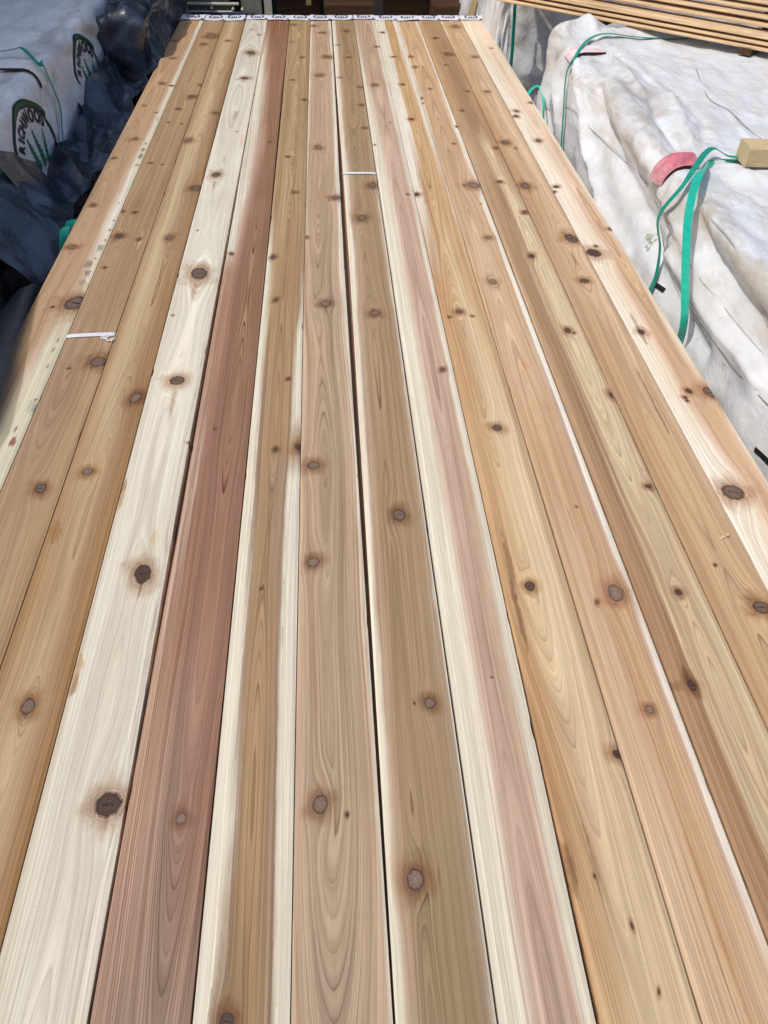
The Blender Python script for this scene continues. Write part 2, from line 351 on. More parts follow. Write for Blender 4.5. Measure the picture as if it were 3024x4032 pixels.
# ------------------------------------------------------------ the top layer of cedar boards
W_ = 0.14
EDGE = [[-0.0051, 0.0079, 0.0034], [0.0015, 0.0079, 0.0045], [0.0002, 0.0046, 0.0031], [-0.0032, 0.0009, 0.0042], [0.0002, -0.001, 0.0026], [0.004, 0.0008, -0.0016], [-0.0065, -0.0009, 0.0059], [-0.0029, -0.0032, -0.0003], [0.0023, -0.0011, -0.0032], [0.0008, -0.0012, -0.0045], [0.0018, -0.0014, -0.0005], [-0.0036, -0.0004, -0.0006], [0.004, 0.0019, -0.0032], [-0.0006, 0.0004, -0.0021], [0.0019, 0.0037, -0.0028]]
GAP = {0: [(0, 0)], 1: [(0, 1.5)], 2: [(0, 1.4)], 3: [(.3, 1.4), (1.3, 1.8), (2.5, 2.8), (3.8, 4.2), (5.3, 2.8)],
       4: [(.27, 2.8), (.5, 3.4), (.8, 5), (1.26, 8.5), (1.77, 7.5), (2.5, 7), (3.8, 3.4), (5.3, 1.6)],
       5: [(.27, 2.4), (.8, 2.2), (2, 1.8), (3, 3), (3.8, 4.5), (4.5, 3.4), (5.3, 1.8)], 6: [(0, 0.9)],
       7: [(.27, 2.4), (.5, 3.6), (.82, 5), (1.26, 7.5), (1.77, 10), (2.5, 13.5), (3.3, 12), (3.8, 8.5), (4.6, 5.5), (5.3, 4.5)],
       8: [(.27, 2.0), (.8, 2.4), (1.26, 2.8), (2.5, 2.5), (3.8, 2.4), (5.3, 2)], 9: [(.27, 4), (.5, 2.6), (.8, 2), (1.3, 1.3), (5.3, 1.2)],
       10: [(.27, 2.2), (.5, 2.2), (.8, 1.9), (1.3, 1.8), (2.5, 1.5), (5.3, 1.4)], 11: [(.5, 2.2), (1.26, 3.2), (2.5, 3.7), (3.8, 3.2), (5.3, 2.2)],
       12: [(.8, 2), (1.3, 1.8), (2.5, 1.3), (5.3, 1.8)], 13: [(0, 1.4)], 14: [(0, 0)]}
def edge(k, Y):
    a, b, c = EDGE[k]; q = (np.clip(Y, 0.1, 6)-2.5)/3
    return k*W_+a+b*q+c*q*q
def gap(k, Y): return np.interp(Y, [p[0] for p in GAP[k]], [(p[1]*1.35+.6)/1000 if p[1] else 0 for p in GAP[k]])
def side_l(b, Y): return edge(b-1, Y)+gap(b-1, Y)/2
def side_r(b, Y): return edge(b, Y)-gap(b, Y)/2
def project(P):
    v = np.asarray(P, float)-CAM; z = v@_f
    return 1512+F0*(v@R_)/z, 2016-F0*(v@U_)/z
def y_of_row(b, py):
    X = (b-0.5)*W_; px = 1512.0
    for _ in range(6):
        P = onz(px, py); px += 0.9*(project([X, P[1], 0])[0]-px)
    return onz(px, py)[1]
YEND, YSTART, TH = 5.915, -0.45, 0.022
SAT = [0.88, (1.08, 1.08, 1.01)]
def lin_w(c):
    c = lin(c); L = c@np.array([.2126, .7152, .0722]); k = 1-0.13*float(smooth01(.42, .68, L)); return (L+(c-L)*SAT[0])*np.array(SAT[1])*k
# colours of the wood itself
w = (229, 219, 199); W1 = (238, 226, 206); cr = (222, 200, 160); pk = (205, 172, 148); bs = (214, 203, 188)
t1 = (187, 150, 111); t2 = (172, 138, 100); t2d = (160, 124, 86); t3 = (180, 146, 104); t3d = (160, 119, 76); t3l = (200, 173, 133)
rd = (156, 112, 88); rdl = (188, 147, 121); rdb = (153, 114, 82); rdg = (156, 125, 106); rdp = (214, 184, 164)
ol = (166, 134, 97); olp = (158, 131, 108); ollt = (184, 156, 116); p7 = (184, 155, 125); p7e = (197, 167, 140); p7g = (174, 147, 121)
o8 = (163, 136, 104); o8p = (182, 153, 128); p9 = (200, 169, 149); p9d = (187, 158, 137); p9t = (194, 168, 145)
g10 = (203, 160, 106); g10d = (190, 141, 86); c10 = (219, 190, 144); o11 = (200, 160, 115); o11l = (210, 176, 137); v11 = (196, 170, 155)
b12 = (177, 136, 92); b12d = (158, 119, 79); c12 = (206, 180, 138); c12g = (190, 162, 121); t13 = (192, 156, 112); t13o = (186, 144, 99); t13l = (208, 174, 136)
c14 = (238, 219, 190); p14 = (228, 195, 168); t14 = (203, 164, 124)
BOARDS = [
 dict(label='outermost board on the left, orange tan with a stain-spotted cream strip', ring=(2.6, .30), pith=(.35, 42, 9, 30), seed=11,
  zones=[(95, [(0, t1), (.80, t1), (.86, pk), (.89, W1), (1, w)]), (500, [(0, t1), (.72, t1), (.82, pk), (.87, w), (1, cr)]), (860, [(0, t1), (.62, t1), (.74, pk), (.80, W1), (1, w)]),
         (1180, [(0, t1), (.75, t1), (.88, pk), (.94, cr), (1, cr)]), (1350, [(0, t1), (.45, t1), (.62, pk), (.70, (224, 214, 182)), (1, (220, 210, 178))]), (1800, [(0, t1), (.3, t1), (.42, pk), (.52, (226, 216, 186)), (1, (222, 211, 180))]), (2600, [(0, t1), (.4, pk), (.6, w), (1, w)])],
  knots=[(283, 973, 34, .45), (297, 1193, 74, .6), (208, 1209, 14, .9), (368, 808, 20, .6), (449, 623, 16, .6), (531, 547, 26, .5), (567, 416, 12, .7), (615, 443, 14, .6), (675, 337, 22, .75), (639, 329, 22, .45), (681, 230, 24, .4), (690, 160, 20, .4)],
  marks=[(148, 1605, 13, 26, (118, 116, 106), .75), (122, 1600, 12, 30, (170, 165, 150), .6), (50, 1740, 8, 22, (150, 62, 52), .85), (60, 1690, 5, 12, (130, 60, 50), .6), (139, 1572, 4, 6, (140, 60, 50), .8), (350, 1040, 14, 30, (110, 104, 92), .65), (343, 1075, 12, 22, (96, 92, 84), .6), (325, 1110, 10, 24, (140, 132, 116), .6), (376, 1018, 5, 8, (150, 64, 56), .85), (395, 975, 9, 30, (110, 106, 98), .6), (412, 945, 4, 8, (120, 56, 50), .8), (430, 905, 4, 10, (124, 60, 52), .8), (446, 868, 4, 9, (126, 60, 52), .85), (468, 800, 3, 8, (140, 66, 58), .8), (553, 615, 9, 34, (112, 116, 98), .75), (563, 590, 8, 30, (108, 112, 92), .7), (575, 565, 6, 20, (116, 96, 70), .7), (540, 650, 8, 18, (168, 110, 80), .6), (620, 470, 5, 20, (150, 140, 110), .6), (230, 1340, 4, 14, (120, 112, 96), .6), (212, 1375, 4, 18, (120, 112, 96), .6), (190, 1440, 4, 14, (130, 120, 100), .6)]),
 dict(label='second board from the left edge, olive tan, with a white band round it', ring=(3.0, .26), pith=(.42, 30, -8, 26), seed=12,
  zones=[(95, [(0, t2), (.5, t1), (1, t2)]), (500, [(0, t2), (.5, t2), (.8, t3), (1, t2)]), (1000, [(0, (176, 142, 104)), (.35, t2), (.7, (164, 130, 92)), (1, t2)]), (1500, [(0, (176, 143, 112)), (.5, (170, 136, 102)), (1, t3)]), (2300, [(0, t2), (.4, (168, 138, 104)), (.75, t3), (1, (176, 140, 98))]), (3600, [(0, t2), (1, t2)])],
  knots=[(594, 641, 22, .7), (639, 648, 10, .8), (482, 832, 16, .6), (531, 836, 14, .8), (470, 929, 32, .75), (546, 942, 18, .6), (413, 1053, 14, .9), (386, 1424, 66, .55), (271, 1450, 14, .7), (160, 1923, 42, .62), (702, 429, 22, .7), (663, 482, 14, .8), (715, 487, 12, .8), (757, 381, 36, .6), (788, 335, 20, .6), (802, 175, 26, .4), (832, 142, 50, .4)],
  marks=[(548, 960, 5, 40, (222, 200, 160), .7), (560, 920, 4, 30, (214, 190, 150), .6)]),
 dict(label='third board from the left, golden tan with brown right edge beside the white board', ring=(2.4, .34), pith=(.55, 26, 10, 30), seed=13,
  zones=[(95, [(0, t3), (.45, t3l), (.7, t3), (1, t3d)]), (500, [(0, t3), (.45, t3l), (.75, t2), (1, t3d)]), (1000, [(0, t3), (.35, t3l), (.6, t3), (1, t3d)]), (1600, [(0, (170, 130, 88)), (.4, t3l), (.65, t3), (.85, t3d), (1, (166, 122, 72))]), (2300, [(0, (168, 124, 78)), (.35, t3), (.6, t3), (.85, t3d), (1, (168, 122, 70))]), (3400, [(0, (166, 128, 84)), (.45, t3l), (.75, t3), (.9, t3d), (1, (160, 114, 62))])],
  knots=[(772, 740, 38, .55), (666, 936, 26, .5), (534, 1565, 40, .45), (344, 1857, 44, .42), (110, 2781, 52, .5), (742, 552, 34, .45), (850, 445, 26, .5), (898, 160, 26, .3)],
  marks=[(220, 2095, 16, 34, (150, 98, 48), .6), (385, 1835, 14, 40, (190, 140, 92), .45)]),
 dict(label='pale white sapwood board with round brown knots in a row down its length', ring=(4.6, .26), pith=(.52, 34, 14, 34), seed=14,
  zones=[(95, [(0, (216, 207, 194)), (.84, (214, 204, 190)), (.86, (196, 180, 160)), (.89, W1), (1, W1)]), (600, [(0, bs), (.06, w), (.86, w), (.875, (200, 184, 162)), (.90, W1), (1, W1)]), (1500, [(0, bs), (.05, w), (.5, W1), (.9, w), (.915, (196, 178, 156)), (.94, W1), (1, W1)]),
         (2600, [(0, bs), (.05, (216, 200, 178)), (.07, w), (.45, (226, 213, 194)), (.7, w), (.91, w), (.925, (186, 168, 146)), (.95, W1), (1, W1)]), (4000, [(0, bs), (.06, (214, 200, 178)), (.3, w), (.85, (224, 214, 196)), (.87, (190, 174, 152)), (.89, W1), (1, W1)])],
  knots=[(427, 3168, 92, 1.0), (562, 2260, 74, .95), (698, 1499, 60, .62), (784, 1078, 58, .62), (852, 689, 46, .6), (963, 308, 40, .62), (988, 208, 40, .62), (1022, 137, 16, .85), (932, 520, 10, .7), (778, 908, 7, 1), (680, 1242, 9, 1), (743, 1741, 14, .7), (990, 117, 10, .5)],
  tails=[(427, 3190, 5, 60), (556, 2300, 4, 60), (690, 1540, 9, 190), (770, 1120, 13, 190), (846, 715, 10, 120), (930, 440, 12, 200), (958, 318, 10, 70), (984, 216, 12, 80)],
  marks=[(480, 1950, 7, 60, (196, 160, 104), .8), (490, 1910, 5, 30, (150, 110, 70), .6), (305, 2650, 8, 50, (200, 160, 104), .8), (295, 2700, 6, 26, (160, 116, 70), .7), (605, 2118, 7, 26, (214, 178, 116), .55), (952, 555, 8, 90, (206, 160, 130), .5)]),
 dict(label='reddish brown heartwood board with a cream sapwood side toward its far end', ring=(3.1, .62), pith=(.62, 20, -11, 30), seed=15,
  zones=[(80, [(0, rd), (.5, (160, 106, 78)), (1, rd)]), (170, [(0, rdp), (.16, rdl), (.3, rd), (.6, rdb), (1, rd)]), (270, [(0, w), (.14, w), (.3, rdl), (.5, rd), (1, rd)]), (460, [(0, w), (.3, w), (.45, rdl), (.6, rd), (1, rdb)]),
         (560, [(0, w), (.36, (218, 190, 168)), (.5, rdl), (.65, rd), (1, rdb)]), (760, [(0, w), (.22, w), (.4, rdl), (.55, rd), (1, rdb)]), (960, [(0, w), (.10, w), (.26, rdl), (.45, rd), (.7, rdb), (1, rdb)]), (1080, [(0, rdl), (.3, rd), (.6, rdb), (1, rdb)]),
         (1500, [(0, rdl), (.3, rd), (.7, rdb), (1, rd)]), (1900, [(0, rdl), (.05, rdp), (.09, rd), (.15, rdp), (.19, rd), (.5, rd), (1, rd)]), (2450, [(0, rdl), (.06, (224, 190, 168)), (.09, rd), (.17, rdl), (.22, rd), (1, rd)]), (3200, [(0, rdl), (.2, rdl), (.5, rdg), (.8, rd), (1, rd)]), (4000, [(0, (176, 138, 116)), (.3, rdg), (.6, rdg), (1, rdg)])],
  knots=[(713, 3223, 46, .25), (911, 999, 16, .7), (1062, 560, 12, .5)], marks=[(850, 1685, 9, 4, (96, 66, 60), .8), (848, 1692, 3, 7, (90, 60, 56), .7)]),
 dict(label='olive brown board with pale sapwood down both sides, right of the red board', ring=(2.9, .36), pith=(.48, 26, 8, 28), seed=16,
  zones=[(80, [(0, ol), (.3, ollt), (.6, ol), (.75, ollt), (1, ol)]), (420, [(0, ollt), (.2, ol), (.5, ollt), (.62, ol), (.8, ollt), (.86, ol), (1, ol)]), (800, [(0, ollt), (.1, ol), (.35, ollt), (.6, ol), (1, ollt)]), (1040, [(0, W1), (.08, w), (.16, ollt), (.3, ol), (.85, ol), (1, ollt)]),
         (1200, [(0, w), (.09, w), (.2, ollt), (.3, ol), (.9, ol), (.97, w), (1, w)]), (1300, [(0, w), (.10, w), (.2, ol), (.84, ol), (.90, w), (1, W1)]), (1650, [(0, W1), (.09, W1), (.17, olp), (.3, ol), (.78, ol), (.88, w), (1, W1)]), (1760, [(0, W1), (.10, W1), (.17, olp), (.3, ol), (.92, t2d), (1, t2d)]), (1880, [(0, W1), (.12, W1), (.2, olp), (.3, ol), (.72, olp), (.80, w), (1, W1)]),
         (2650, [(0, bs), (.06, W1), (.17, W1), (.25, olp), (.34, ol), (.62, ol), (.74, olp), (.80, w), (.97, W1), (1, w)]), (3300, [(0, bs), (.08, W1), (.22, W1), (.32, olp), (.4, ol), (.62, ol), (.75, olp), (.82, w), (1, W1)]), (3990, [(0, bs), (.08, W1), (.14, W1), (.22, olp), (.32, (142, 112, 76)), (.62, ol), (.78, olp), (.85, w), (1, W1)])],
  knots=[(1076, 1012, 22, .7), (1086, 1181, 20, .7), (1134, 1493, 14, .8), (1085, 1770, 20, .8), (1177, 1760, 28, 1.0), (1030, 2319, 12, .8), (893, 4022, 66, .9), (1163, 757, 18, .6), (1134, 616, 20, .7), (1198, 392, 20, .8), (1191, 225, 18, .6), (1153, 314, 18, .7), (1150, 165, 16, .4), (1158, 97, 22, .35)], marks=[(1150, 610, 14, 60, (206, 178, 136), .6), (1163, 400, 8, 50, (200, 170, 128), .5)]),
 dict(label='pinkish tan board with evenly spaced grey knots, left of the wide dark gap', ring=(2.6, .44), pith=(.42, 22, -9, 30), seed=17,
  zones=[(80, [(0, W1), (.05, w), (.15, p7e), (.4, p7), (.8, p7), (.92, w), (1, w)]), (400, [(0, w), (.06, p7e), (.3, p7), (.85, p7e), (.93, W1), (1, W1)]), (1000, [(0, p7e), (.3, p7), (.6, p7g), (.85, p7e), (.94, W1), (1, W1)]), (2000, [(0, p7e), (.3, p7), (.7, p7g), (.93, p7e), (.97, W1), (1, W1)]), (3000, [(0, p7e), (.2, p7g), (.5, (174, 148, 118)), (.8, p7g), (.95, p7e), (.98, W1), (1, W1)]), (4000, [(0, p7e), (.25, p7g), (.6, p7g), (.96, p7e), (.98, w), (1, W1)])],
  knots=[(1261, 3168, 62, .48), (1234, 2213, 52, .42), (1234, 1832, 46, .48), (1281, 1196, 40, .42), (1322, 778, 34, .5), (1254, 580, 34, .4), (1209, 933, 16, .5), (1367, 3208, 14, .9), (1258, 297, 32, .4), (1288, 224, 40, .45), (1267, 129, 30, .4), (1236, 101, 26, .4), (1410, 1870, 8, .8)],
  marks=[(1225, 720, 8, 20, (168, 130, 106), .4)]),
 dict(label='olive tan board with a white band round it, right of the wide dark gap', ring=(2.2, .40), pith=(.45, 34, 6, 24), seed=18,
  zones=[(80, [(0, W1), (.10, w), (.2, o8p), (.35, o8), (.9, o8), (1, o8p)]), (450, [(0, W1), (.08, W1), (.18, o8p), (.35, o8), (.85, o8), (.96, o8p), (1, o8p)]), (1000, [(0, W1), (.10, W1), (.18, o8p), (.4, o8), (.85, o8), (.93, o8p), (.97, w), (1, w)]), (2000, [(0, W1), (.06, W1), (.12, o8p), (.3, o8), (.85, o8), (.95, o8p), (.98, w), (1, w)]), (3000, [(0, W1), (.05, W1), (.12, o8p), (.25, o8), (.8, o8), (.95, (170, 146, 122)), (1, w)]), (4000, [(0, W1), (.04, w), (.15, o8p), (.3, (152, 128, 98)), (.8, (150, 126, 92)), (.95, (162, 140, 116)), (1, w)])],
  knots=[(1571, 2027, 46, .55), (1692, 2767, 48, .48), (1635, 3463, 64, .42), (1476, 1232, 34, .45), (1425, 857, 32, .5), (1467, 729, 28, .5), (1364, 122, 20, .4), (1372, 226, 20, .4), (1423, 413, 18, .5), (1418, 342, 18, .4), (1436, 503, 18, .4), (1330, 178, 18, .3), (1340, 305, 18, .3), (1632, 2770, 8, .9)], marks=[(1715, 3455, 3, 22, (120, 84, 50), .4)]),
 dict(label='pink board with a broad white left side and white right edge, near the middle', ring=(4.2, .28), pith=(.60, 30, 12, 26), seed=19,
  zones=[(80, [(0, p9t), (.3, p9d), (.6, p9d), (.8, p9t), (.92, w), (1, w)]), (300, [(0, w), (.06, w), (.16, p9t), (.6, p9d), (.8, p9), (.90, w), (1, W1)]), (520, [(0, W1), (.2, w), (.34, p9), (.6, p9d), (.84, p9), (.92, w), (1, W1)]), (1000, [(0, bs), (.05, W1), (.24, w), (.4, p9), (.7, p9d), (.85, p9), (.92, w), (1, W1)]),
         (1900, [(0, bs), (.05, W1), (.28, w), (.42, p9), (.7, p9d), (.84, p9t), (.9, w), (1, W1)]), (2700, [(0, bs), (.05, w), (.30, W1), (.34, (214, 192, 176)), (.44, p9), (.58, p9d), (.70, p9d), (.8, p9t), (.87, bs), (.90, w), (1, W1)]), (3400, [(0, bs), (.06, w), (.27, W1), (.275, (216, 198, 182)), (.40, (206, 180, 163)), (.41, p9), (.50, p9d), (.66, p9d), (.78, p9), (.86, (214, 196, 180)), (.91, w), (1, W1)]), (4000, [(0, bs), (.07, w), (.25, W1), (.26, (214, 196, 180)), (.45, p9), (.46, p9d), (.66, (176, 148, 130)), (.80, p9), (.88, bs), (.92, W1), (1, W1)])],
  knots=[(1743, 1455, 22, .6), (1478, 335, 34, .4), (1482, 184, 20, .55), (1535, 483, 10, .7), (1476, 570, 12, .5), (1936, 2667, 8, .6), (1605, 765, 9, .7)]),
 dict(label='golden yellow board with cream middle and dark resin streaks, right of the pink board', ring=(2.5, .42), pith=(.5, 24, -10, 28), seed=20,
  zones=[(80, [(0, w), (.35, W1), (.45, g10), (.75, g10), (.82, W1), (1, W1)]), (260, [(0, W1), (.3, w), (.4, g10), (.75, g10), (.9, W1), (1, W1)]), (500, [(0, W1), (.32, W1), (.36, g10), (.8, g10), (.93, W1), (1, W1)]), (760, [(0, W1), (.2, w), (.26, g10d), (.5, g10), (.93, g10), (1, W1)]), (1100, [(0, g10d), (.3, g10), (.55, c10), (.8, g10), (1, g10)]), (1700, [(0, g10), (.3, g10), (.55, c10), (.8, c10), (1, (200, 165, 120))]), (2400, [(0, g10), (.15, g10d), (.3, (206, 172, 124)), (.6, c10), (.85, c10), (1, (198, 164, 120))]), (3300, [(0, g10d), (.2, g10), (.38, (196, 160, 118)), (.5, c10), (.75, c10), (1, (200, 170, 128))]), (4000, [(0, g10), (.2, (206, 170, 122)), (.45, c10), (.7, c10), (1, (206, 176, 134))])],
  knots=[(1808, 1227, 28, .6), (1958, 1684, 36, .65), (2087, 2308, 42, .75), (2436, 2968, 44, .9), (2341, 3450, 9, .85, 1.6), (2488, 3645, 11, .75, 2.6), (2594, 3905, 10, .7, 2.4), (1577, 332, 12, .6), (1640, 765, 26, .75), (1507, 128, 20, .8), (1550, 224, 18, .6), (1586, 333, 18, .6), (1620, 470, 24, .7), (1860, 1245, 14, .6), (1680, 672, 8, .7), (1770, 1248, 12, .6)],
  marks=[(2235, 3400, 12, 45, (150, 98, 44), .6), (2250, 3440, 6, 50, (120, 78, 40), .5), (2010, 2230, 7, 110, (110, 72, 36), .5), (2045, 2420, 6, 110, (104, 68, 36), .55), (2330, 3380, 4, 60, (130, 90, 56), .45), (2110, 2345, 3, 40, (130, 90, 50), .4)]),
 dict(label='orange tan board with ringed knots and a bright white right edge', ring=(3.4, .36), pith=(.45, 26, 12, 30), seed=21,
  zones=[(80, [(0, W1), (.06, g10), (.5, o11), (.85, o11), (.9, W1), (1, W1)]), (300, [(0, W1), (.06, o11), (.5, o11), (.9, o11), (.95, W1), (1, W1)]), (500, [(0, (226, 200, 160)), (.1, o11), (.7, o11), (.84, o11l), (.90, W1), (1, W1)]), (720, [(0, o11), (.5, o11), (.86, o11l), (.92, W1), (1, W1)]), (1000, [(0, o11), (.4, o11l), (.82, o11), (.88, W1), (1, W1)]), (1800, [(0, o11), (.3, o11), (.78, o11), (.86, v11), (.90, W1), (1, W1)]), (2600, [(0, o11), (.3, o11l), (.5, (196, 150, 106)), (.82, o11), (.9, v11), (.93, W1), (1, W1)]), (3500, [(0, o11l), (.15, o11l), (.5, o11), (.82, o11), (.90, v11), (.94, W1), (1, W1)]), (4000, [(0, o11l), (.5, o11), (1, o11l)])],
  knots=[(2424, 2335, 58, .22), (2351, 2370, 16, .6), (2558, 2793, 38, .3), (1923, 936, 34, .12), (1941, 1110, 36, .12), (1866, 729, 44, .25), (1659, 385, 18, 1.0), (1665, 405, 12, 1.0), (1693, 350, 16, .5), (1634, 263, 24, .25), (1617, 222, 22, .4), (1787, 566, 18, .6), (1800, 497, 18, .95), (2270, 1995, 8, .8), (1830, 730, 14, .4), (1895, 802, 6, .7)],
  marks=[(2740, 3400, 7, 60, (192, 138, 92), .6), (2833, 3680, 8, 70, (192, 138, 92), .6), (2070, 1440, 14, 30, (206, 140, 92), .5), (2150, 1600, 16, 26, (198, 142, 100), .4)]),
 dict(label='two-tone board with dark brown left half and cream right half full of small knots', ring=(2.3, .42), pith=(.68, 24, -9, 26), seed=22,
  zones=[(80, [(0, g10), (.3, b12), (.6, b12), (1, b12)]), (300, [(0, g10), (.3, b12), (.6, b12d), (1, b12)]), (480, [(0, t13), (.3, b12), (.6, b12d), (.9, b12), (1, b12)]), (600, [(0, t13l), (.15, t13), (.4, b12), (.55, c12), (.7, c12), (.85, b12), (1, b12)]), (800, [(0, t13), (.3, b12), (.5, b12d), (.58, c12), (.82, c12), (.92, c12g), (1, c12g)]), (1100, [(0, t13l), (.12, b12), (.35, b12d), (.42, c12g), (.5, b12), (.58, c12), (.9, c12), (1, c12g)]), (1700, [(0, t13), (.12, b12), (.25, b12d), (.34, t2), (.4, b12d), (.48, c12), (.8, c12), (1, c12g)]), (2300, [(0, b12), (.1, b12), (.28, b12d), (.34, c12), (.40, b12), (.5, c12g), (.8, c12g), (1, c12)]), (3100, [(0, b12), (.2, (166, 120, 74)), (.3, b12d), (.36, c12), (.42, c12g), (.8, c12g), (1, c12)]), (4000, [(0, b12), (.3, b12d), (.4, c12), (1, c12)])],
  knots=[(2060, 731, 22, .7), (2067, 833, 20, .6), (2093, 1008, 24, .8), (2235, 1300, 26, .75), (2417, 1553, 36, .8), (2552, 1914, 24, .8), (2670, 2331, 30, .85), (2725, 2699, 30, 1.0), (1955, 582, 26, .6), (1769, 213, 30, .5), (1756, 256, 16, .7), (1714, 150, 18, .8), (1842, 359, 16, .8), (1820, 435, 18, .6), (2062, 840, 14, .6), (1968, 715, 20, .7), (2260, 1310, 12, .6)],
  marks=[(2700, 2655, 4, 40, (90, 56, 30), .6), (2660, 2700, 20, 12, (120, 76, 40), .45), (2545, 1890, 4, 40, (140, 100, 64), .5), (1880, 510, 10, 60, (130, 104, 70), .4)]),
 dict(label='warm tan board, second from the right edge, with dark oval knots on its right side', ring=(2.9, .38), pith=(.55, 26, 9, 30), seed=23,
  zones=[(80, [(0, W1), (.10, g10), (.3, t13), (1, t13)]), (250, [(0, g10), (.3, t13), (.8, t13l), (1, t13)]), (700, [(0, b12), (.15, t13o), (.4, t13), (.8, t13l), (1, t13)]), (1100, [(0, t13o), (.2, t13), (.5, t13), (.85, t13l), (1, t13)]), (1700, [(0, t13o), (.2, t13o), (.5, t13), (.85, t13), (1, t13l)]), (2300, [(0, t13o), (.3, t13), (1, t13)]), (3000, [(0, t13o), (1, t13)])],
  knots=[(2249, 939, 46, .7), (2300, 1106, 40, .75), (2999, 2391, 70, .65), (2816, 2224, 12, .9), (1917, 361, 30, .5), (1870, 224, 30, .4), (1794, 105, 34, .4), (1990, 562, 44, .55), (2068, 733, 40, .55), (2030, 585, 12, .4)],
  marks=[(2545, 1530, 4, 110, (104, 62, 40), .55), (2600, 1640, 4, 90, (110, 64, 40), .6), (2480, 1380, 4, 150, (222, 194, 146), .55), (2400, 1220, 4, 120, (222, 194, 146), .5)]),
 dict(label='outermost cedar board on the right, cream sapwood and tan, along the white tarp', ring=(3.0, .36), pith=(.66, 22, -10, 34), seed=24,
  zones=[(80, [(0, c14), (.5, c14), (.7, p14), (1, c14)]), (300, [(0, W1), (.3, c14), (.55, p14), (.8, c14), (1, c14)]), (700, [(0, W1), (.4, c14), (.6, p14), (.8, t14), (.95, c14), (1, W1)]), (1000, [(0, W1), (.3, c14), (.5, p14), (.6, t14), (.85, t14), (.94, p14), (1, W1)]), (1350, [(0, W1), (.3, c14), (.42, p14), (.5, t14), (.82, t14), (.92, c14), (1, W1)]), (1560, [(0, W1), (.3, c14), (.4, p14), (.48, t14), (1, t14)]), (1750, [(0, W1), (.34, W1), (.46, p14), (.52, t14), (.84, t14), (.92, p14), (1, c14)]), (2300, [(0, W1), (.4, c14), (.55, p14), (.65, t14), (1, t14)])],
  knots=[(2338, 996, 46, .95), (2345, 970, 16, .7), (2034, 438, 26, .55), (2032, 458, 26, .9), (2190, 736, 24, .85), (2180, 755, 18, .9), (2524, 1307, 24, .9), (2712, 1540, 20, .9), (2697, 1565, 18, .85), (2706, 1578, 14, .85), (2796, 1545, 44, .6), (2886, 1938, 82, .6), (2403, 902, 20, .6), (2120, 555, 26, .6), (2090, 405, 18, .6), (1935, 190, 16, .3)],
  marks=[(2500, 1265, 5, 60, (150, 92, 72), .5), (2538, 1335, 5, 50, (160, 104, 82), .45)]),
]
def board_rows():
    ys = [YSTART]; y = YSTART
    while y < YEND:
        y += 0.03 if y < 0.12 else 0.0034+0.0085*(max(y, 0)/5.8)**1.5
        ys.append(y)
    ys[-1] = YEND; return np.array(ys)
ROWS = board_rows(); NC = 76
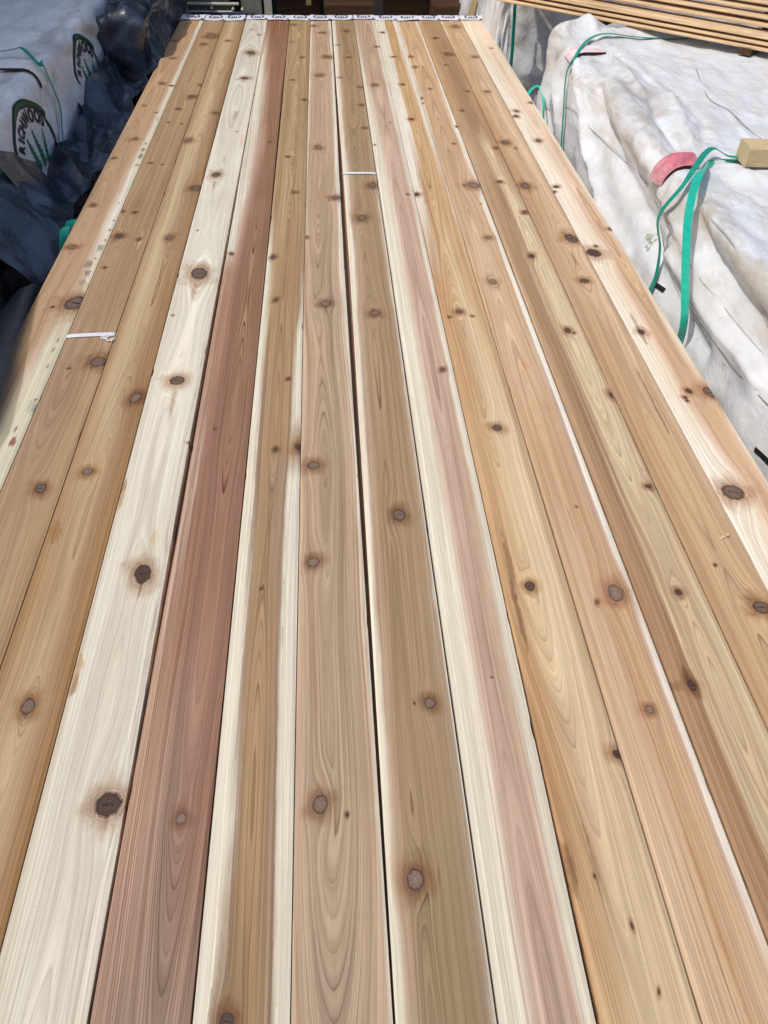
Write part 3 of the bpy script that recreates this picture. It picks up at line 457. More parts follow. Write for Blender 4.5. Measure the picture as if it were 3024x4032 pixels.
def build_board(b):
    SAT[0] = {6: .92, 7: .90, 8: .94}.get(b, .86 if b < 9 else (.95 if b == 9 else .80))
    SAT[1] = (1.08, 1.08, 1.01) if b < 10 else (1.11, 1.105, 1.055)
    D = BOARDS[b-1]; rng = np.random.RandomState(D['seed'])
    Y = ROWS; xl = side_l(b, Y); xr = side_r(b, Y); wd = xr-xl
    lb, rb = 0.0055, 0.0075
    inner = np.linspace(0, 1, NC)
    cols = [0*Y, 0*Y]+[lb+(wd-lb-rb)*q for q in inner]+[wd, wd]
    X = np.stack(cols, 1); nr, nc = X.shape
    Z = np.zeros_like(X); Z[:, 0] = -TH; Z[:, 1] = -0.0016; Z[:, -2] = -0.0020; Z[:, -1] = -TH
    YY = np.repeat(Y[:, None], nc, 1)
    s = X/wd[:, None]; xmm = s*140.0
    # slight bow, cup and chatter so that no two boards lie perfectly flush
    lift = 0.0006*rng.randn()+0.0011*perlin(Y*0.35, Y*0+b*3.7, 5)
    Z = Z+lift[:, None]-0.0008*(2*s-1)**2
    # torn edges
    nick = np.clip(perlin(Y*9, Y*0+b, 40+b)-0.52, 0, 1)*0.010
    G = np.stack([X+xl[:, None], YY, Z], -1); G[:, 1, 0] += nick; G[:, 1, 2] -= nick*0.4
    nick2 = np.clip(perlin(Y*8, Y*0+b, 140+b)-0.55, 0, 1)*0.010
    G[:, -2, 0] -= nick2
    # ---- growth field
    px_per = {}
    kn = []
    for k in D['knots']:
        P = onz(k[0], k[1]); yk = P[1]; xk = (P[0]-np.interp(yk, Y, xl))/np.interp(yk, Y, wd)*140.0
        q1 = project([P[0]-.05, yk, 0])[0]; q2 = project([P[0]+.05, yk, 0])[0]
        r = max(1.6, k[2]/((q2-q1)/100.0)/2.0*(0.97 if k[1] > 700 else 0.72)*rng.uniform(.9, 1.1))
        kn.append((xk, yk*1000, r, k[3], k[4] if len(k) > 4 else 0))
    ymm = YY*1000
    wx = xmm+1.6*perlin(YY*1.7, s*2+b, D['seed'])+0.7*perlin(YY*6, s*5+b, D['seed']+1)
    bump = np.zeros_like(wx); kd = np.full_like(wx, 30.0); kx = np.zeros_like(wx); ky = np.zeros_like(wx); kk = np.zeros_like(wx)
    for (xk, yk, r, kv, ak) in kn:
        asp = ak or rng.uniform(0.85, 1.55); dx = xmm-xk; dy = ymm-yk
        g = np.exp(-(dx/(2.3*r))**2-(dy/(4.2*r))**2)
        wx = wx-dx*0.62*g
        bump += rng.choice([-1, 1], p=[.35, .65])*rng.uniform(.2, 1.0)*r*np.exp(-(dx/(1.5*r))**2-((dy-rng.uniform(-1.5, 1.5)*r)/(4.6*r))**2)
        a = rng.uniform(-.35, .35); ux = dx*cos(a)+dy*sin(a); uy = -dx*sin(a)+dy*cos(a)
        d = np.sqrt((ux/r)**2+(uy/(r*asp))**2); m = d < kd
        kd = np.where(m, d, kd); kx = np.where(m, ux/r, kx); ky = np.where(m, uy/(r*asp), ky); kk = np.where(m, kv, kk)
    sp, amp = D['ring']; sp *= 0.82; pc, d0, tr, wob = D['pith']
    y0 = Y
    xc = 140*(pc+0.13*perlin(y0*0.45, y0*0+.5, D['seed']+5)+0.05*perlin(y0*1.3, y0*0+.5, D['seed']+6))
    dd = d0+tr*(y0-2.5)+wob*perlin(y0*0.55, y0*0+2.5, D['seed']+7)+0.4*wob*perlin(y0*1.7, y0*0+3.5, D['seed']+8)
    Rr = np.sqrt((wx-xc[:, None])**2+(np.sqrt(dd**2+60.0)*np.sign(dd+1e-9))[:, None]**2)+bump
    ring = Rr/sp+0.9*np.sin(Rr/(sp*4.3)+D['seed'])+0.4*np.sin(Rr/(sp*1.9)+2*D['seed'])
    # ---- colour of the wood: sapwood, heartwood and their borders
    sw = np.clip(wx/140.0+0.020*perlin(YY*1.9, s*0+b, D['seed']+9)+0.012*perlin(YY*6.5, s*3+b, D['seed']+10)+0.008*perlin(YY*17, s*9+b, D['seed']+14), 0, 1)
    hr = np.random.RandomState(D['seed']+77).rand(4096)[(np.floor(ring).astype(int)) % 4096]
    sw = np.clip(sw+0.06*(hr-.5)*np.minimum(smooth01(.03, .2, s), smooth01(.03, .2, 1-s)), 0, 1)
    keep = np.minimum(smooth01(0, .05, s), smooth01(0, .05, 1-s)); sw = s*(1-keep)+sw*keep
    zy = []; zc = []
    for (py, stops) in D['zones']:
        zy.append(y_of_row(b, py)); xs = [q[0] for q in stops]; cs = np.array([lin_w(q[1]) for q in stops])
        # soft but slightly banded transitions that follow the rings
        zc.append(np.stack([np.interp(sw, xs, cs[:, i]) for i in range(3)], -1))
    o = np.argsort(zy); zy = np.array(zy)[o]; zc = [zc[i] for i in o]
    col = np.zeros(X.shape+(3,)); n = len(zy)
    yw = YY+0.06*perlin(YY*3, s*4+b, D['seed']+12)
    for i in range(n):
        wgt = np.interp(yw, zy, np.eye(n)[i]); col += zc[i]*wgt[..., None]
    wamp = np.full_like(s, amp)*(0.75+0.5*np.clip(perlin(YY*0.9, s*2.2+b, D['seed']+13)+.5, 0, 1))
    for (px, py, rx, ln) in D.get('tails', []):
        P = onz(px, py); yk = P[1]*1000; xk = (P[0]-np.interp(P[1], Y, xl))/np.interp(P[1], Y, wd)*140.0
        q = (yk-ymm)/ln; wid = rx*np.clip(1-q, .12, 1)
        a = np.exp(-((xmm-xk)/wid)**2)*smooth01(-.12, .05, q)*smooth01(1.0, .25, q)*0.75
        col = col*(1-a[..., None])+(col*np.array([.62, .47, .40]))*a[..., None]
    for mk in D.get('marks', []):
        px, py, rx, ry, c, al = mk
        P = onz(px, py); yk = P[1]*1000; xk = (P[0]-np.interp(P[1], Y, xl))/np.interp(P[1], Y, wd)*140.0
        dx = (wx-xk)/rx; dy = (ymm-yk)/ry
        q = np.sqrt(dx*dx+dy*dy)+0.45*perlin(xmm*0.16, ymm*0.05, int(px) % 97)
        a = al*smooth01(1.15, .55, q); col = col*(1-a[..., None])+lin_w(c)*a[..., None]
    # the cut sides show the same wood
    me = grid_mesh('cedar_board', G, False)
    # flat caps and underside
    nv = nr*nc
    import bmesh
    idx = np.arange(nv).reshape(nr, nc)
    def put(name, typ, arr):
        a = me.attributes.new(name, typ, 'POINT')
        key = {'FLOAT': 'value', 'FLOAT_VECTOR': 'vector', 'FLOAT_COLOR': 'color'}[typ]
        a.data.foreach_set(key, np.ascontiguousarray(arr, np.float32).ravel())
    put('wcol', 'FLOAT_COLOR', np.concatenate([col, np.ones(col.shape[:2]+(1,))], -1).reshape(-1, 4))
    put('wring', 'FLOAT', ring.ravel()); put('wamp', 'FLOAT', wamp.ravel()); put('wkd', 'FLOAT', kd.ravel()); put('wkk', 'FLOAT', kk.ravel())
    put('wkxy', 'FLOAT_VECTOR', np.stack([kx, ky, 0*kx], -1).reshape(-1, 3))
    me.transform(Matrix.Translation((-float(np.interp(2.5, Y, xl)), 0, 0)))
    me.materials.append(CEDAR)
    o = bpy.data.objects.new('cedar_board', me); C.objects.link(o); o.location = (float(np.interp(2.5, Y, xl)), 0, 0)
    tag(o, D['label'], 'board', 'cedar boards on the top layer of the stack')
    # underside and end caps as one thin closing part
    cap = MB()
    for i in (0, nr-1):
        a = G[i]; ring_ = [a[0], a[1], a[2], a[NC+1], a[-2], a[-1]]
        cap.add(ring_, [(0, 1, 2, 3, 4, 5) if i == 0 else (5, 4, 3, 2, 1, 0)])
    cap.add([G[0, 0], G[0, -1], G[-1, -1], G[-1, 0]], [(0, 1, 2, 3)])
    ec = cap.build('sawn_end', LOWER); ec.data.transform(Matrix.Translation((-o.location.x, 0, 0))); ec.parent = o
    return o, lift
board_objs = {}
for b in range(1, 15): board_objs[b] = build_board(b)

# paper tags stapled over the far ends, each printed with an oval of three small trees
rng = random.Random(5)
TAGL = {1: .146, 2: .150, 3: .152, 4: .150, 5: .145, 6: .152, 7: .147, 8: .150, 9: .140, 10: .150, 11: .165, 12: .135, 13: .142, 14: .140}
def build_tag(b):
    o, lift = board_objs[b]; ox = o.location.x
    x0 = float(side_l(b, YEND)); x1 = float(side_r(b, YEND)); dz = float(lift[-1])
    sh = rng.uniform(-.010, .005); a = rng.uniform(-.07, .07)+(0.05 if b == 11 else 0)
    ln = TAGL[b]+rng.uniform(-.018, .012); ya = YEND+.006-ln
    lay = 0.0016+0.0018*(b % 2)
    nx, ny = 14, 14; T = np.zeros((ny, nx, 3))
    for j in range(ny):
        for i in range(nx):
            u = i/(nx-1); v = j/(ny-1)*(ln+0.03)
            x = x0+sh+u*(x1-x0+0.004); y = ya+v+a*(u-.5)*0.14; z = dz+lay+0.0012*sin(u*6+b)+0.0035*max(0, .25-v/ln)**2*16*(0.3+(b*37 % 10)/14)
            if y > YEND+0.004: z -= (y-YEND-0.004); y = YEND+0.004
            if b == 11: z += 0.010*max(0, u-.4)*(1-v/ln)
            T[j, i] = (x-ox, y, z)
    top = T; bot = T-np.array([0, 0, 0.0006])
    me = grid_mesh('end_tag', top, True); t = link('end_tag', me, PAPER, o)
    m = MB(); cx = (x0+x1)/2+sh-ox; cy = ya+ln*0.60; zz = dz+lay+0.0024
    def ell(t0, t1, rx, ry, w0, w1, n=14):
        vs = []; 
        for i in range(n+1):
            th = t0+(t1-t0)*i/n; wv = w0+(w1-w0)*sin(pi*i/n)
            vs += [(cx+(rx-wv)*cos(th), cy+(ry-wv*1.2)*sin(th), zz), (cx+rx*cos(th), cy+ry*sin(th), zz)]
        m.add(vs, [(2*i, 2*i+1, 2*i+3, 2*i+2) for i in range(n)])
    ell(radians(-62), radians(62), .044, .044, .003, .010); ell(radians(118), radians(242), .044, .044, .003, .010)
    for k in (-1, 0, 1):
        bx = cx+k*.0145; h = .052 if k == 0 else .044; y0_ = cy-.026
        for q in range(3):
            yy = y0_+h*q*0.26; ww = .0062*(1-q*.22)
            m.add([(bx-ww, yy, zz), (bx+ww, yy, zz), (bx, yy+h*.48, zz)], [(0, 1, 2)])
    m.add([(cx-.024, cy-.036, zz), (cx+.024, cy-.036, zz), (cx+.024, cy-.031, zz), (cx-.024, cy-.031, zz)], [(0, 1, 2, 3)])
    m.build('printed_logo', INK, t)
    st = MB(); st.box((x1-ox-.009, ya+.018, zz+.0008), (.012, .016, .002), .2); st.build('staple', MAROON, t)
for b in range(1, 15): build_tag(b)

# the layer of boards below, seen only through the gaps
UNDER = ['outermost left board', 'olive board second from the left', 'golden tan board left of the white one', 'white sapwood board', 'red board', 'olive brown board with pale sides', 'pinkish board left of the wide gap', 'olive board right of the wide gap', 'pink and white board', 'golden yellow board', 'orange tan board with ringed knots', 'two-tone brown and cream board', 'tan board second from the right', 'outermost right board']
proto = None
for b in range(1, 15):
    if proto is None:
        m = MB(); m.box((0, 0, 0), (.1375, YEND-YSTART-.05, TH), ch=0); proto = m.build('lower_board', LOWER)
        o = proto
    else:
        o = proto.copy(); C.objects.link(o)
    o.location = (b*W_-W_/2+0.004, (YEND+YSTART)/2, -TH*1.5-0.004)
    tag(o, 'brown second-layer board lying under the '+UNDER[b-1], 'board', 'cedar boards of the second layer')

# white paper bands
def band(b, pa, pb, label):
    P = onz(*pa); y = P[1]; Q = onz(*pb); x0 = float(side_l(b, y)); x1 = float(side_r(b, Q[1])); dy = Q[1]-y
    pts = [(x0-.0008, y-.004, -.012), (x0-.0008, y-.002, -.002), (x0+.004, y, .0012), (x0+.02, y+.1*dy, .0028), ((x0+x1)/2, y+dy/2, .0032), (x1-.02, y+.9*dy, .0028), (x1-.004, y+dy, .0012), (x1+.0006, y+dy-.002, -.002), (x1+.0006, y+dy-.004, -.012)]
    m = MB(); m.ribbon(catmull(pts, 6), (0, 1, 0.0001), .0185, .0007)
    o = m.build('white_band', WHITE, None, False); tag(o, label, 'strap', 'white bands round single boards')
band(2, (262, 1326), (446, 1318), 'white plastic band round the olive board second from the left edge')
band(8, (1352, 684), (1480, 684), 'white plastic band round the olive board beside the wide dark gap')
# torn fibres next to the lower band, a curled shaving and crumbs
rr = random.Random(3); m = MB()
for i in range(10):
    P = onz(404+i*4.5+rr.uniform(-2, 2), 1333+rr.uniform(-5, 9)+i*.6)
    m.box((P[0], P[1], .0022+rr.uniform(0, .002)), (.012, .004, .0022), rr.uniform(-.6, .6), rr.uniform(-.3, .3))
tag(m.build('wood_fibre_tuft', CARD), 'small tuft of torn pale wood fibres beside the lower white band', 'wood fibres')
m = MB(); pts = [onz(2838, 2122, .002), onz(2846, 2114, .006), onz(2856, 2112, .007), onz(2862, 2104, .010), onz(2868, 2107, .012)]
m.ribbon(catmull(pts, 6), (.3, .5, .8), .0045, .0006)
tag(m.build('wood_shaving', plain('shaving_wood', (.74, .60, .40), .6)), 'curled pale wood shaving lying on the warm tan board near the right edge', 'wood shaving')
# ------------------------------------------------------------ ground
m = MB(); m.add([(-60, -60, -0.72), (60, -60, -0.72), (60, 60, -0.72), (-60, 60, -0.72)], [(0, 1, 2, 3)])
tag(m.build('ground', plain('yard_ground', (0.13, 0.12, 0.105), 0.85, 0.2, var=0.25, scale=3, bump=0.3)), kind='structure')

# ------------------------------------------------------------ tarp-wrapped bundles
class Bundle:
    """cloth draped over a box: cloth coordinates (p, q) run across and along; beyond the top rectangle the cloth hangs down"""
    def __init__(s, xe, side, y0, y1, width, H, r=0.06, slope=0.1, drop=0.75):
        s.sg = side; s.hw = width/2; s.cx = xe+(-side)*s.hw; s.cy = (y0+y1)/2; s.hl = (y1-y0)/2; s.H, s.r, s.sl, s.drop = H, r, slope, drop
        s.fold = []; s.extra = None
    def base(s, p, q):
        ex = np.maximum(0, np.abs(p)-s.hw); ey = np.maximum(0, np.abs(q)-s.hl); e = np.hypot(ex, ey)+1e-12
        nx, ny = np.sign(p)*ex/e, np.sign(q)*ey/e; L = s.r*pi/2; t = np.minimum(e, L)/s.r
        lat = s.r*np.sin(t)+s.sl*np.maximum(0, e-L); dz = s.r*(1-np.cos(t))+np.maximum(0, e-L)
        x = np.clip(p, -s.hw, s.hw)+nx*lat; y = np.clip(q, -s.hl, s.hl)+ny*lat
        return np.stack([x+s.cx, y+s.cy, s.H-dz], -1)
    def pq(s, px, py):
        """cloth coordinates of the point seen at a photo pixel"""
        d = ray(px, py); P = CAM+d*((s.H-CAM[2])/d[2]); sg = s.sg
        if (P[0]-s.cx)*sg < s.hw: return np.array([P[0]-s.cx, P[1]-s.cy])
        # sloped side plane: sg*(x-cx) = hw + r + sl*(H-r-z)
        k = s.hw+s.r+s.sl*(s.H-s.r-CAM[2]); t = (k-sg*(CAM[0]-s.cx))/(sg*d[0]+s.sl*d[2]); P = CAM+d*t
        w_ = s.H-s.r-P[2]
        e = s.r*pi/2+w_ if w_ > 0 else max(0.0, s.r*pi/4)
        return np.array([sg*(s.hw+e), P[1]-s.cy])
    def folds(s, lst):
        for (pts, amp, wid) in lst: s.fold.append((np.array([s.pq(*a) for a in pts]), amp, wid))
    def disp(s, p, q):
        D = np.zeros_like(p)
        for (pts, amp, wid) in s.fold:
            best = np.full_like(p, 9.0); amp = amp*1.6 if wid > .028 else amp
            n = len(pts)-1
            for i in range(n):
                a, b = pts[i], pts[i+1]; v = b-a; L2 = v@v+1e-12
                t = np.clip(((p-a[0])*v[0]+(q-a[1])*v[1])/L2, 0, 1)
                best = np.minimum(best, np.hypot(p-a[0]-t*v[0], q-a[1]-t*v[1]))
            D += amp*(0.55*np.exp(-(best/wid)**2)+0.5*np.exp(-1.5*best/wid))
        if s.extra: D += s.extra(p, q)
        for (cp_, cq_, rr_) in getattr(s, 'pins', []): D = D*(1-0.93*np.exp(-(np.hypot((p-cp_)*.8, q-cq_)/rr_)**4))
        return D
    def surf(s, p, q, off=0.0, smooth=False):
        p = np.asarray(p, float); q = np.asarray(q, float); e = 2e-3
        n = np.cross(s.base(p+e, q)-s.base(p-e, q), s.base(p, q+e)-s.base(p, q-e)); n /= np.linalg.norm(n, axis=-1, keepdims=True)+1e-12
        d = s.disp(p, q) if not smooth else 0*p
        return s.base(p, q)+n*(d+off)[..., None]
    def at(s, px, py, off=0.0):
        a = s.pq(px, py); return s.surf(np.array([a[0]]), np.array([a[1]]), off)[0]
    def build(s, name, mat, step=0.011, near=True):
        P = s.hw+s.drop; Q = s.hl+s.drop
        # finer on the side that faces the boards
        pa = np.arange(-P, P+1e-6, step*2.5)
        if s.sg < 0: pa = np.concatenate([np.arange(-P, -s.hw+0.5, step), np.arange(-s.hw+0.5, P+1e-6, step*2.5)])
        else: pa = np.concatenate([np.arange(-P, s.hw-0.5, step*2.5), np.arange(s.hw-0.5, P+1e-6, step)])
        qa = np.arange(-Q, Q+1e-6, step*1.25)
        p, q = np.meshgrid(pa, qa)
        G = s.surf(p, q); G[..., 2] = np.maximum(G[..., 2], -0.715)
        me = grid_mesh(name, G, True)
        edge_ = np.exp(-((np.abs(p)-s.hw-0.02)/0.16)**2)*0.9+0.25*(np.abs(p) < s.hw)
        a = me.attributes.new('edge', 'FLOAT', 'POINT'); a.data.foreach_set('value', edge_.astype(np.float32).ravel())
        return link(name, me, mat)

# right-hand bundle
RB = Bundle(2.13, -1, 0.15, 4.38, 1.5, 0.25, r=0.055, slope=0.13, drop=0.8)
RB.folds([
 ([(2290, 235), (2305, 420), (2330, 620), (2400, 860), (2470, 1010)], .030, .035),
 ([(2350, 330), (2375, 480), (2440, 660), (2520, 830), (2600, 1010)], -.026, .040),
 ([(2395, 320), (2480, 470), (2560, 600), (2620, 700)], .020, .05),
 ([(2560, 400), (2610, 500), (2680, 580)], -.015, .03),
 ([(2480, 640), (2570, 830), (2640, 940)], -.018, .04), ([(2530, 600), (2610, 760), (2690, 920), (2770, 1060)], .022, .035),
 ([(2715, 840), (2790, 980), (2880, 1120), (3024, 1290)], -.026, .05), ([(2760, 780), (2860, 940), (2960, 1060), (3080, 1180)], .024, .05),
 ([(2640, 1000), (2740, 1150), (2840, 1300), (2980, 1480)], .018, .045), ([(2620, 1080), (2700, 1230), (2790, 1380)], -.014, .04),
 ([(2860, 1240), (2960, 1370), (3060, 1500)], -.016, .05), ([(2180, 260), (2140, 420), (2150, 560)], -.02, .05), ([(2230, 200), (2190, 330), (2190, 480)], .018, .05),
 ([(2350, 190), (2430, 260), (2520, 360)], .012, .022), ([(2370, 200), (2470, 250), (2580, 340)], -.010, .018), ([(2340, 150), (2300, 120), (2290, 90)], .015, .03),
 ([(2420, 210), (2520, 240), (2640, 300)], .008, .02), ([(2400, 230), (2480, 310), (2560, 420)], .010, .02), ([(2330, 165), (2390, 130), (2480, 110)], -.012, .025),
 ([(2680, 640), (2600, 560), (2540, 440)], .010, .03), ([(2720, 560), (2690, 480), (2640, 380)], .012, .03), ([(2770, 560), (2760, 480), (2700, 400), (2620, 330)], -.009, .02),
 ([(2830, 640), (2930, 690), (3024, 720)], .012, .03), ([(2830, 680), (2920, 750), (3024, 800)], -.010, .03),
 ([(2740, 560), (2700, 500), (2720, 470)], -.008, .015), ([(2620, 280), (2760, 330), (2860, 420), (2960, 560)], .006, .012), ([(2760, 250), (2880, 330), (3024, 420)], .005, .012),
 ([(2085, 330), (2250, 420), (2400, 590), (2560, 800), (2700, 1000), (2850, 1240), (3024, 1480)], .0035, .004),
 ([(2440, 520), (2560, 640), (2700, 800)], .0035, .004), ([(2780, 900), (2880, 1060), (3024, 1240)], .004, .004), ([(2800, 1240), (2920, 1420), (3024, 1560)], .004, .004),
])
c1p, c1q = RB.pq(2300, 205); c2p, c2q = RB.pq(2700, 640); RB.pins = [(c1p, c1q, .10), (c2p, c2q, .13)]
def rb_extra(p, q):
    d = 0.010*fbm(p*2.2, q*1.3, 3, 3)+0.004*fbm(p*9, q*5, 8, 3)
    # the cloth hangs out between the straps and is pulled in at them
    e = np.maximum(0, np.abs(p)-RB.hw)
    d = d+0.030*smooth01(0.05, .5, e)*(fbm(p*0.6+3, q*1.7, 21, 2)+0.6*fbm(p*1.5+3+q*1.2, q*4.2-p*1.3, 27, 2))
    for qq in (c1q, c2q): d = d-0.014*np.exp(-((q-qq)/0.05)**2)*(np.exp(-((p+RB.hw)/.35)**2))
    # radiating puckers at the straps
    for (pp, qq) in ((c1p, c1q), (c2p, c2q)):
        r_ = np.hypot(p-pp, q-qq); th = np.arctan2(q-qq, p-pp)
        d = d+0.0075*np.exp(-(r_/.22)**2)*np.sin(th*13+2.5*np.sin(th*3)+4*r_)*smooth01(.015, .09, r_)
    d = d+0.060*np.exp(-((q-RB.hl-.02)/.16)**2)*np.exp(-((p+RB.hw-.10)/.15)**2)+0.035*np.exp(-((q-RB.hl-.02)/.12)**2)*np.exp(-((p+RB.hw-.40)/.10)**2)
    d = d+0.010*creases(p, q, 77, 9, 2.4)*(0.5+0.5*(np.abs(p) < RB.hw))+0.014*creases(p*1.0, q*.45+p*.5, 78, 6, 2.6)*smooth01(.02, .2, e)
    return d
RB.extra = rb_extra
rb = RB.build('tarp_wrapped_bundle', TARP, 0.010)
tag(rb, 'long lumber bundle wrapped in soiled white tarp with sagging folds, right of the boards', 'lumber bundle', 'tarp wrapped lumber bundles')
# print marks on the wrap
def patch(B, px, py, du, dv, ang, mat, name, parent, off=.0025):
    a = B.pq(px, py); n = 5; u = np.linspace(-du/2, du/2, n); v = np.linspace(-dv/2, dv/2, 9); U, V = np.meshgrid(u, v)
    G = B.surf(a[0]+U*cos(ang)-V*sin(ang), a[1]+U*sin(ang)+V*cos(ang), off)
    return link(name, grid_mesh(name, G, True), mat, parent)
patch(RB, 2602, 1134, .016, .055, .15, TAPE, 'tape_mark', rb); patch(RB, 2990, 1795, .016, .066, .12, TAPE, 'tape_mark', rb)
m = MB(); rr = random.Random(9)
for i in range(18):
    a = RB.pq(2543+rr.gauss(0, 1)*7-i*.6, 940+rr.gauss(0, 1)*18); s_ = rr.uniform(.004, .009)
    pts = [RB.surf(np.array([a[0]+s_*cos(t)*rr.uniform(.6, 1)]), np.array([a[1]+s_*sin(t)*rr.uniform(.6, 1.3)]), .002)[0] for t in np.linspace(0, 2*pi, 7)[:-1]]
    m.add(pts, [tuple(range(6))])
tag(m.build('algae_stain', GREENSTAIN, rb), kind='stuff')
# stitched seams of the wrap; SEAM_D ribbons paint their shadow lines dark
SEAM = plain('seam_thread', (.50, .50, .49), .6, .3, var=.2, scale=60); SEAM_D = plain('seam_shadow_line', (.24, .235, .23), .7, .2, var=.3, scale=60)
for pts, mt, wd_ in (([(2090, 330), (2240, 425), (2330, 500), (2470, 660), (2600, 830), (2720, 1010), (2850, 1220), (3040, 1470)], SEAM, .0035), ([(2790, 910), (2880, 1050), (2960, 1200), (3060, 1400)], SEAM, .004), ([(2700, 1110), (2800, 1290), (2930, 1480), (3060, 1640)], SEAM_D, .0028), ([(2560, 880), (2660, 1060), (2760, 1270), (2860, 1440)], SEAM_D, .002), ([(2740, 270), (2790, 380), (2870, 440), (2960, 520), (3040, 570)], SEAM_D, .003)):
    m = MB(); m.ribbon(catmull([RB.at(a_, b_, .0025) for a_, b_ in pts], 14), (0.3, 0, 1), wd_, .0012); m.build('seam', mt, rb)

# far right bundle with crinkled wrap
RB2 = Bundle(2.03, -1, 5.30, 7.4, 1.5, 0.62, r=0.06, slope=0.02, drop=1.1)
RB2.extra = lambda p, q: 0.045*creases(p, q, 5, 7, 1.8)+0.03*fbm(p*2, q*2, 4, 3)
rb2 = RB2.build('tarp_wrapped_bundle', TARP, 0.016)
tag(rb2, 'taller crinkled grey white wrapped bundle standing past the far right corner of the boards', 'lumber bundle', 'tarp wrapped lumber bundles')

# left-hand bundle with printed logos
LB = Bundle(-0.355, 1, 0.3, 6.4, 1.2, 0.25, r=0.05, slope=0.03, drop=0.8)
def lb_extra(p, q):
    d = 0.012*fbm(p*1.6, q*1.1, 33, 3)+0.016*creases(p, q, 50, 9, 1.9)*smooth01(LB.hw+.03, LB.hw-.1, np.abs(p))+0.004*fbm(p*7, q*5, 41, 2)
    cp, cq = LB.pq(150, 260); d = d-0.012*np.exp(-((q-cq)/.05)**2)*np.exp(-((p-LB.hw)/.4)**2)
    r_ = np.hypot(p-cp, q-cq); th = np.arctan2(q-cq, p-cp); d = d+0.006*np.exp(-(r_/.25)**2)*np.sin(th*9+1.5*np.sin(th*2))*smooth01(.02, .1, r_)
    return d
LB.extra = lb_extra; _c = LB.pq(150, 260); LB.pins = [(_c[0], _c[1], .12)]
LB.folds([([(230, 330), (255, 420), (250, 540)], -.016, .035), ([(190, 340), (200, 420), (215, 520)], .012, .03), ([(300, 130), (400, 150), (450, 190)], -.012, .03), ([(0, 330), (60, 360), (120, 380)], .006, .03), ([(320, 90), (420, 130), (440, 160)], .010, .03)])
lb = LB.build('tarp_wrapped_bundle', TARP_L, 0.010)
tag(lb, 'lumber bundle in bluish white wrap printed with green arched RICHWOOD logos, left of the boards', 'lumber bundle', 'tarp wrapped lumber bundles')
# logo artwork in (Y, z) on the vertical side, measured once, printed twice
AO = [(3.251, .038), (3.224, .077), (3.228, .117), (3.282, .171), (3.338, .216), (3.384, .225), (3.457, .219), (3.53, .194), (3.608, .158), (3.667, .123), (3.687, .104), (3.671, .086), (3.692, .04), (3.707, -.009), (3.704, -.06), (3.70, -.10)]
AI = [(3.262, .030), (3.246, .073), (3.255, .114), (3.305, .155), (3.352, .186), (3.395, .197), (3.455, .190), (3.525, .168), (3.595, .134), (3.645, .105), (3.660, .090), (3.660, .072), (3.676, .03), (3.690, -.012), (3.690, -.06), (3.688, -.10)]
def on_lb(y, z, off): 
    e = LB.r*pi/2+(LB.H-LB.r-z); return LB.surf(np.array([LB.hw+e]), np.array([y-LB.cy]), off)[0]
def strip_between(A, B, t0, t1, dy, off, mat, name, parent):
    A = catmull([np.array(a) for a in A], 5); B = catmull([np.array(a) for a in B], 5); m = MB(); vs = []
    for a, b in zip(A, B):
        for t in np.linspace(t0, t1, 4):
            c = a*(1-t)+b*t; vs.append(on_lb(c[0]+dy, c[1], off))
    n = len(A); m.add(vs, [(i*4+k, i*4+k+1, i*4+4+k+1, i*4+4+k) for i in range(n-1) for k in range(3)])
    return m.build(name, mat, parent)
def glyph(ch):
    cu = bpy.data.curves.new('glyph', 'FONT'); cu.body = ch; cu.align_x = 'CENTER'; cu.size = 1.0; cu.offset = 0.04; cu.resolution_u = 4
    ob = bpy.data.objects.new('glyph', cu); C.objects.link(ob)
    dg = bpy.context.evaluated_depsgraph_get(); dg.update(); me = bpy.data.meshes.new_from_object(ob.evaluated_get(dg))
    V = [tuple(v.co) for v in me.vertices]; Fc = [tuple(p.vertices) for p in me.polygons]
    bpy.data.objects.remove(ob); bpy.data.curves.remove(cu); bpy.data.meshes.remove(me); return V, Fc
LET = [('R', 3.297, .081, 58, .050), ('I', 3.318, .108, 54, .060), ('C', 3.340, .126, 48, .050), ('H', 3.372, .145, 36, .052), ('W', 3.425, .158, 12, .060), ('O', 3.495, .150, -14, .078), ('O', 3.563, .126, -24, .078), ('D', 3.620, .094, -36, .062)]
GL = {c: glyph(c) for c in set('RICHWOD')}
